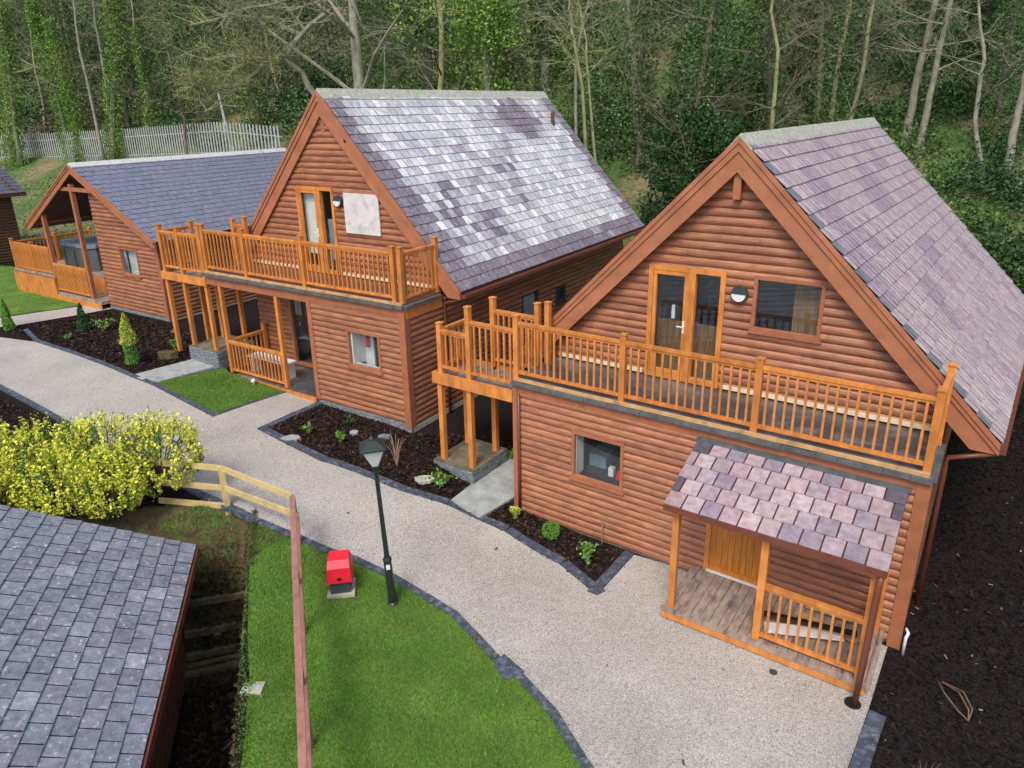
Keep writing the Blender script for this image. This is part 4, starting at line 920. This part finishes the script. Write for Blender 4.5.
# yellow variegated bush
def ybush():
    b0=HC-HD*1.25-HM*1.0; zg=float(T(*b0)); hb=HZ(150,424,b0[0],b0[1])-zg
    t=thing('variegated_bush','large yellow variegated bush beyond the grey slate roof','bush',(b0[0],b0[1],zg))
    A=MB(); P=[];Cc=[]; L_=lambda t_,q_:tuple(-HM*t_-HD*q_)
    lobes=[(*L_(-.35,.1),hb*.93,.8),(*L_(.5,.2),hb*1.0,.95),(*L_(.35,-.45),hb*.75,.6),(*L_(1.1,-.45),hb*.8,.65),(*L_(2.2,-.3),hb*.75,.7),(*L_(1.5,.3),hb*.95,1.05),(*L_(2.6,.35),hb*.98,1.1),(*L_(3.7,.4),hb,1.1),(*L_(4.8,.4),hb,1.1)]
    ns=0
    for i in range(2300):
        lx,ly,hz,rr=random.choice(lobes); a=random.uniform(0,6.28);e=math.acos(random.uniform(-.75,1)); 
        d=Vector((math.sin(e)*math.cos(a),math.sin(e)*math.sin(a),math.cos(e)))
        c=Vector((lx,ly,hz*.55)); p0=c+Vector((d.x*rr*.8,d.y*rr*.75,d.z*hz*.42)); dd=(d*.5+Vector((0,0,1.0))).normalized(); l=random.uniform(.18,.42)
        if i%5==0: A.tube([c*.6+Vector((lx*.4,ly*.4,0)),p0,p0+dd*l],[.012,.008,.004],4)
        inner=random.random()<.11
        for k in range(22):
            f=k/22; q=p0+dd*l*f; P.append(q); 
            Cc.append((.05,.13,.03) if inner else random.choice([(.74,.74,.07),(.80,.78,.14),(.64,.68,.06),(.56,.62,.06),(.34,.46,.05)]))
    P=np.array([tuple(p) for p in P])+rng.normal(0,.026,(len(P),3)); Cc=np.array(Cc)*rng.uniform(.8,1.2,(len(P),1))
    leaves('foliage',P,.058,None,t,{},cols=Cc,aspect=.65); A.obj('branches','bark_brown',t)
ybush()
# ================================================================== woodland
def trunkpath(base,px_pts,h=None):
    # heights from sight lines through the upright plane at the base's distance
    d=math.hypot(base[0],base[1]); out=[Vector(base)]
    for px,py in px_pts:
        r=ray(px,py); k=d/math.hypot(r[0],r[1]); out.append(Vector((r[0]*k,r[1]*k,CH+r[2]*k)))
    return out
def subdiv(pts,k=3,amp=0.):
    out=[]
    for i in range(len(pts)-1):
        for j in range(k): out.append(pts[i].lerp(pts[i+1],j/k)+Vector((random.uniform(-amp,amp),random.uniform(-amp,amp),0)) if (i or j) else pts[0])
    return out+[pts[-1]]
def grow(A,p,d,l,r,depth,tips,spread=.7,up=.25,nseg=4):
    pts=[p];rad=[r];q=p.copy();dd=d.copy()
    for i in range(nseg):
        dd=(dd+Vector((random.gauss(0,.16),random.gauss(0,.16),random.gauss(0,.12)+up*.1))).normalized(); q=q+dd*l/nseg; pts.append(q.copy()); rad.append(r*(1-.6*(i+1)/nseg))
    A.tube(pts,rad,5 if r>.05 else (4 if r>.02 else 3),cap=False); tips.append((pts[-1],dd))
    if depth>0:
        for i in range(random.randint(3,4)):
            k=random.randint(1,nseg); s=(dd+Vector((random.gauss(0,spread),random.gauss(0,spread),random.gauss(0,spread*.6)))).normalized()
            grow(A,pts[k],s,l*random.uniform(.5,.8),max(rad[k]*.62,.006),depth-1,tips,spread,up,3)
IVY=[(.05,.11,.028),(.07,.14,.035),(.10,.18,.04),(.04,.085,.025),(.13,.21,.045)]
IVYL=[(.15,.28,.04),(.17,.30,.04),(.09,.18,.035),(.23,.34,.06)]
def tree(label,pxbase,pts,r0,name='tree',cat='tree',branches=8,bark='bark_grey',ivy=None,ivyn=0,ivytop=1.,ivyr=.35,ext=7.,bdepth=3,bl=3.2,dist=None,start=.35,leafn=0):
    if dist: 
        r=ray(*pxbase); k=dist/r[1]; b=np.array([r[0]*k,dist,float(T(r[0]*k,dist))])
    else: b=G(*pxbase)
    P=trunkpath(b,pts); d=(P[-1]-P[-2]).normalized(); P.append(P[-1]+Vector((d.x*.6,d.y,abs(d.z)))*ext)
    o=Vector(b); t=thing(name,label,cat,tuple(b),0); P=[p-o for p in P]; P[0].z-=.3; P=subdiv(P,4,.04)
    n=len(P); A=MB(); A.tube(P,[r0*(1.25 if i==0 else 1)*(1-.75*i/n) for i in range(n)],8); A.obj('trunk',bark,t,smooth=True)
    B=MB(); tips=[]
    for i in range(branches):
        k=random.randint(int(n*start),n-1); a=random.uniform(0,6.28); grow(B,P[k],Vector((math.cos(a),math.sin(a),random.uniform(0,.9))).normalized(),bl*random.uniform(.6,1.2),r0*.35*(1-.5*k/n),bdepth,tips)
    if B.v: B.obj('branches',bark if bark!='bark_grey' else 'bark_moss' if ivy==IVYL else bark,t)
    if ivyn:
        ivyn=int(ivyn*2.); Q=[]
        for i in range(ivyn):
            f=random.random()*ivytop*(n-1); k=int(f); p=P[k].lerp(P[min(k+1,n-1)],f-k); a=random.uniform(0,6.28); bump=.5+vnoise(f*1.3,a*1.2,k%7)
            rr=(r0*(1-.6*f/n)+ivyr*bump*random.random()**.7); Q.append((p.x+math.cos(a)*rr,p.y+math.sin(a)*rr,p.z+random.uniform(-.2,.2)))
        leaves('ivy',np.array(Q),.13,ivy or IVY,t,{})
    if leafn and tips:
        Q=[tuple(random.choice(tips)[0]+Vector((random.gauss(0,.4),random.gauss(0,.4),random.gauss(0,.4)))) for _ in range(leafn)]
        leaves('crown',np.array(Q),.15,ivy or IVYL,t,{})
    return t
# the trees one can tell apart
tree('thick pale bare trunk behind the middle lodge ridge at its left end',(362,95),[(355,40),(352,0)],.30,branches=12,dist=33,bl=5,start=.15)
tree('tall straight grey-brown trunk between the two tall lodges',(638,142),[(634,70),(628,0)],.22,branches=7,bl=3,start=.5)
tree('thin wavy mossy trunk directly behind the middle lodge roof, left of a pair',(598,170),[(583,90),(573,40),(570,0)],.075,branches=8,bark='bark_moss',bl=1.8,dist=27)
tree('thin mossy sapling, right of the pair behind the middle lodge roof',(610,178),[(590,90),(586,40),(578,0)],.06,branches=8,bark='bark_moss',bl=1.8,dist=27.5)
tree('leaning pale grey trunk, left of two beyond the near lodge ridge',(903,150),[(915,90),(935,0)],.22,branches=6,bl=3,start=.5)
tree('leaning pale trunk, right of two beyond the near lodge ridge',(916,158),[(930,95),(950,0)],.19,branches=8,bark='bark_grey',bl=3,start=.4)
tree('forked crooked pale tree near the right edge, left stem',(984,172),[(974,120),(984,60),(978,0)],.12,branches=7,bl=2.5)
tree('pale trunk leaning right at the right edge of the wood',(1006,175),[(1016,120),(1030,60),(1042,0)],.18,branches=5,bl=3,start=.5)
tree('ivy-clad leaning trunk left of the palisade fence',(72,158),[(55,90),(38,30),(32,0)],.16,branches=7,ivy=IVYL,ivyn=5000,ivyr=.5)
tree('ivy-clad trunk with a broken side branch in front of the palisade fence',(82,162),[(76,120),(64,80)],.13,branches=6,ivy=IVYL,ivyn=3200,ivyr=.5,ext=4)
tree('thick ivy-clad trunk in front of the middle of the palisade fence',(112,162),[(113,90),(118,40),(112,0)],.2,branches=6,ivy=IVYL,ivyn=6000,ivyr=.6)
tree('bare slim pale trunk behind the ivy-clad trunk',(106,100),[(98,35),(93,0)],.13,branches=5,dist=52)
tree('slim bare trunk left of the slim pale trunk in the wood',(97,120),[(80,50),(73,0)],.12,branches=6,dist=51)
tree('slim trunk ivied at its foot before the palisade fence',(148,158),[(147,100),(136,45),(132,0)],.11,branches=6,ivy=IVYL,ivyn=1500,ivytop=.6,ivyr=.22)
tree('ivy-clad trunk at the far left edge behind the dark roof',(10,168),[(8,120),(5,60),(0,0)],.2,branches=5,ivy=IVYL,ivyn=4000,ivyr=.6)
tree('ivy-clad stump-like trunk beside the dark roof at left',(20,165),[(12,100),(6,50)],.2,branches=3,ivy=IVYL,ivyn=2500,ivyr=.5,ext=3)
tree('bright green ivy tree behind the middle of the lodge ridge',(487,100),[(485,50),(482,0)],.2,branches=14,ivy=IVYL,ivyn=7000,ivyr=1.3,dist=33,leafn=3500,bl=2.,start=.1)
tree('grey trunk with ivied foot behind the right end of the ridge',(543,110),[(545,50),(548,0)],.26,branches=8,ivy=IVY,ivyn=4500,ivyr=.8,dist=36)
tree('dark ivy-covered trunk left of the bright green ivy tree',(430,100),[(428,50),(422,0)],.25,branches=8,ivy=IVY,ivyn=6000,ivyr=1.1,dist=38)
tree('small bare forked tree above the palisade fence',(186,158),[(184,120),(180,105)],.1,branches=16,ext=3,bl=3,dist=46,start=.3,bark='bark_brown')
tree('bare spreading tree in the wood right of the tall straight trunk',(770,150),[(765,90),(775,30),(780,0)],.2,branches=16,bl=5,bark='bark_brown',dist=40,start=.2)
tree('ivied trunk above the near lodge gable',(812,120),[(808,60),(815,0)],.2,branches=8,ivy=IVY,ivyn=4500,ivyr=.8,dist=42)
tree('thin bare trunk between the ivy tree and the ridge end',(580,125),[(575,60),(588,0)],.09,branches=9,dist=34,bl=2)
# arching mossy bough tree
def arch():
    b=np.array([0,0,0.]); r=ray(315,100); dist=34.; k=dist/r[1]; b=np.array([r[0]*k,dist,float(T(r[0]*k,dist))])
    t=thing('tree','low arching mossy tree reaching left over the mast and fence','tree',tuple(b)); o=Vector(b)
    def PP(L): return [p-o for p in trunkpath(b,L)[1:]]
    A=MB(); m=PP([(318,98),(308,86),(302,72),(285,58),(292,45),(310,25),(330,10)]); A.tube([Vector((0,0,-.3))]+m,[.2,.17,.15,.13,.12,.12,.10,.08],7); A.obj('trunk','bark_grey',t,smooth=True)
    B=MB();tips=[]
    for L in ([(292,45),(270,62),(240,85),(205,112)],[(300,35),(270,20),(235,15),(190,25)],[(285,58),(262,60),(235,68),(215,95)],[(305,30),(285,5),(250,-10)],[(270,62),(240,55),(205,60)],[(240,85),(215,88),(190,85)]):
        q=PP(L); B.tube(q,[.10,.08,.055,.03][:len(q)],5)
        for i in range(26):
            f=random.random()*(len(q)-1); k=int(f); p=q[k].lerp(q[k+1],f-k); a=random.uniform(0,6.28); grow(B,p,Vector((math.cos(a),math.sin(a)*.6,random.uniform(-.3,.8))).normalized(),random.uniform(.6,1.6),.03,2,tips,.8,.1,3)
    B.obj('branches','bark_moss',t)
    Q=np.array([tuple(random.choice(tips)[0]+Vector((random.gauss(0,.15),random.gauss(0,.15),random.gauss(0,.15)))) for _ in range(3500)]); leaves('moss','' if False else Q,.07,[(.22,.27,.05),(.30,.34,.08),(.16,.2,.04)],t,{})
arch()
# background trees, copied
def proto(i):
    t=thing('woodland_tree','slender bare tree among many on the wooded hillside','tree',(0,0,-50),0,'bare trees on the wooded hillside')
    h=random.uniform(11,15); lean=random.uniform(-.12,.12); P=[Vector((lean*z+random.uniform(-.2,.2)*(z>0),random.uniform(-.2,.2)*(z>0),z)) for z in np.linspace(0,h,9)]; P[0].z=-.5; P=subdiv(P,2)
    n=len(P); r0=random.uniform(.10,.18); A=MB(); A.tube(P,[r0*(1-.75*k/n) for k in range(n)],6); A.obj('trunk','bark_dark' if i%3 else 'bark_moss',t,smooth=True)
    B=MB();tips=[]
    for j in range(10):
        k=random.randint(3,n-1);a=random.uniform(0,6.28); grow(B,P[k],Vector((math.cos(a),math.sin(a),random.uniform(.1,1.))).normalized(),random.uniform(1.5,3.2),r0*.3,3,tips,.7)
    B.obj('branches','twig',t)
    if i!=3:
        Q=[]
        for _ in range(5200):
            f=random.random()*.75*(n-1);k=int(f);p=P[k].lerp(P[k+1],f-k);a=random.uniform(0,6.28);rr=r0+random.random()**.7*(.3+.7*vnoise(f,a,i)); Q.append((p.x+math.cos(a)*rr,p.y+math.sin(a)*rr,p.z))
        leaves('ivy',np.array(Q),.12,IVY,t,{})
    return t
def clear(x,y):      # keep the ground in front of the palisade fence open
    for a,b in zip(ppts[:-1],ppts[1:]):
        for t in np.linspace(0,1,6):
            q=a+(b-a)*t
            if abs(x/y-q[0]/q[1])<.03 and y<q[1]+1.2: return False
    return True
PR=[proto(i) for i in range(7)]
used=[False]*7
sp=[]
for i in range(4000):
    if len(sp)>=95: break
    y=random.uniform(30,85) if random.random()<.8 else random.uniform(26,40); x=random.uniform(-.85,.85)*y
    w=float(hillw(x,y))
    if w<3 or w>55: continue
    if any((x-a)**2+(y-b)**2<6 for a,b in sp): continue
    if x<-5 and not clear(x,y): continue
    sp.append((x,y))
for n,(x,y) in enumerate(sp):
    i=n%7; s=random.uniform(.8,1.35); z=float(T(x,y)); rz=random.uniform(0,6.28)
    if not used[i]: PR[i].location=(x,y,z); PR[i].rotation_euler=(0,0,rz); PR[i].scale=(s,s,s); used[i]=True
    else: dup(PR[i],(x,y,z),rz,(s,s,s))
# undergrowth: clumps of leaves over the hillside
def under():
    P=[];Cc=[];S=[]
    def clump(x,y,z,rx,rz_,n,pal,size):
        d=rng.normal(0,1,(n,3)); d/=np.linalg.norm(d,axis=1)[:,None]; rr=rng.uniform(.55,1.05,(n,1)); q=d*rr*np.array([rx,rx,rz_]); q[:,2]=np.abs(q[:,2]); q+=rng.normal(0,rx*.12,(n,3))
        P.append(q+np.array([x,y,z])); c=np.array(pal)[rng.integers(0,len(pal),n)]*rng.uniform(.65,1.35,(n,1))*random.uniform(.75,1.25); Cc.append(c); S.append(np.full(n,size))
    dark=[(.045,.09,.03),(.055,.11,.035),(.035,.075,.03)]; mid=[(.08,.15,.035),(.10,.18,.045),(.06,.125,.035)]; lite=[(.15,.25,.05),(.13,.22,.045),(.20,.27,.075)]; brown=[(.16,.13,.08),(.20,.165,.10),(.12,.11,.06)]
    k=0
    while k<1500:
        y=22+95*random.random()**1.35; x=random.uniform(-.9,.95)*y; w=float(hillw(x,y))
        if w<(.6 if x>-8 else 3.5): continue
        if x<-5 and x/y<-.2 and not clear(x,y): continue
        n=vnoise(x*.12,y*.12,2); n2=vnoise(x*.25,y*.2,9)
        px=x/y
        if .06<px<.42 and y<39: 
            if random.random()<.88: continue
        r=random.uniform(.5,1.5)*(.7+y/70); h=r*random.uniform(.7,1.6)
        if y>42: h*=1.6
        pal=dark if n<.42 else (mid if n<.62 else (lite if n2>.5 else brown))
        clump(x,y,float(T(x,y))-.1,r,h,int(330*(.6+r*.6)),pal,.09+.0022*y); k+=1
    # big evergreen mass between the two tall lodges
    A=np.concatenate(P);c=np.concatenate(Cc);s=np.concatenate(S)
    n=len(A); d=rng.normal(0,1,(n,3)); d[:,2]*=.6; d/=np.linalg.norm(d,axis=1)[:,None]; e=np.cross(d,rng.normal(0,1,(n,3))); e/=np.linalg.norm(e,axis=1)[:,None]; s=s*rng.uniform(.6,1.4,n)
    a=d*s[:,None]*.5; b=e*s[:,None]*.3
    V=np.stack([A-a,A+b,A+a,A-b],1).reshape(-1,3)
    link('undergrowth',np_mesh('undergrowth',V,np.arange(4*n).reshape(-1,4),'leaf',c),label='mixed green undergrowth and ivy covering the wooded hillside',cat='undergrowth',kind='stuff')
under()
def groundcover():
    n=150000; y=20+40*rng.random(n)**1.4; x=rng.uniform(-.95,1.0,n)*y; w=hillw(x,y); k=w>-.8; x=x[k];y=y[k];w=w[k]; n=len(x)
    t=np.array([vnoise(a*.35,b*.35,4) for a,b in zip(x[:],y[:])]); k=rng.random(n)<np.clip((t-.25)*2.2,.05,1); x=x[k];y=y[k];t=t[k];n=len(x)
    P=np.stack([x,y,T(x,y)+rng.uniform(.02,.16,n)],-1); c=np.where((t>.38)[:,None],np.array([(.085,.19,.025)]),np.array([(.12,.10,.045)]))*rng.uniform(.6,1.5,(n,1))
    leaves('ground_ivy',P,.13,None,None,dict(label='low green ground cover and dead leaves on the bank behind the lodges',cat='ground cover',kind='stuff'),cols=c)
groundcover()
def evergreen(label,px,py,dist,rx,h,n,pal,name='evergreen_shrub'):
    r=ray(px,py);k=dist/r[1];x,y=r[0]*k,dist; z=float(T(x,y)); t=thing(name,label,'shrub',(x,y,z))
    A=MB();tips=[]
    for i in range(9): 
        a=random.uniform(0,6.28); grow(A,Vector((0,0,0)),Vector((math.cos(a)*.5,math.sin(a)*.5,1)).normalized(),h*.6,.07,2,tips,.6)
    A.obj('stems','bark_brown',t); cl=[]
    for i in range(46):
        a=random.uniform(0,6.28);zz=random.random();q=rx*(1-.55*zz**2)*random.uniform(.5,1.); cl.append((math.cos(a)*q,math.sin(a)*q,h*zz,random.uniform(.5,1.0)))
    Q=[]
    for i in range(n):
        c=cl[i%46]; d=rng.normal(0,1,3); d/=np.linalg.norm(d); rr=c[3]*rng.uniform(.6,1.05); Q.append((c[0]+d[0]*rr,c[1]+d[1]*rr,max(0.05,c[2]+d[2]*rr*.7)))
    leaves('foliage',np.array(Q),.15,pal,t,{})
DK=[(.02,.055,.018),(.03,.08,.022),(.045,.10,.03)]
evergreen('big dark evergreen shrub left of the near lodge gable',700,150,31,2.4,5.,16000,DK)
evergreen('mid green shrub high above the near lodge gable',745,80,37,2.6,3.5,12000,[(.05,.11,.025),(.035,.08,.02)])
evergreen('dark ivied shrub on the slope at the right edge',1010,235,24,2.0,1.5,8000,[(.03,.07,.02),(.06,.11,.025)])
evergreen('light green bramble patch on the bank beyond the near lodge roof',940,165,28,2.2,1.1,7000,[(.12,.2,.03),(.08,.15,.025)])
# ================================================================== light, world, camera
sc=bpy.context.scene
w=bpy.data.worlds.new('World'); sc.world=w; w.use_nodes=True; nt=w.node_tree
SE,SA=R(52),R(200)   # sun elevation, compass-like azimuth measured from +Y clockwise
sky=nt.nodes.new('ShaderNodeTexSky'); sky.sky_type='NISHITA'; sky.sun_disc=False; sky.sun_elevation=SE; sky.sun_rotation=SA; sky.dust_density=3.; sky.air_density=1.; sky.ozone_density=1.
nt.links.new(sky.outputs[0],nt.nodes['Background'].inputs[0]); nt.nodes['Background'].inputs[1].default_value=.15
sl_=bpy.data.lights.new('sun','SUN'); sl_.energy=1.6; sl_.angle=R(18); sl_.color=(1,.955,.89)
so=bpy.data.objects.new('sun',sl_); C.objects.link(so)
d=Vector((math.sin(SA)*math.cos(SE),math.cos(SA)*math.cos(SE),math.sin(SE))); so.rotation_euler=d.to_track_quat('Z','Y').to_euler(); so.location=(0,0,40)
cam=bpy.data.cameras.new('camera'); co=bpy.data.objects.new('camera',cam); C.objects.link(co); sc.camera=co
cam.sensor_width=36; cam.lens=F*36/1024; cam.clip_end=600; cam.shift_y=CY/1024
Mx=Matrix.Rotation(R(90)-TH,4,'X')@Matrix.Rotation(0,4,'Z'); 
co.matrix_world=Matrix.Translation((0,0,CH))@Mx@Matrix.Rotation(-RO,4,'Z')
sc.view_settings.view_transform='Standard'; sc.view_settings.look='None'; sc.view_settings.exposure=.40; sc.view_settings.gamma=1
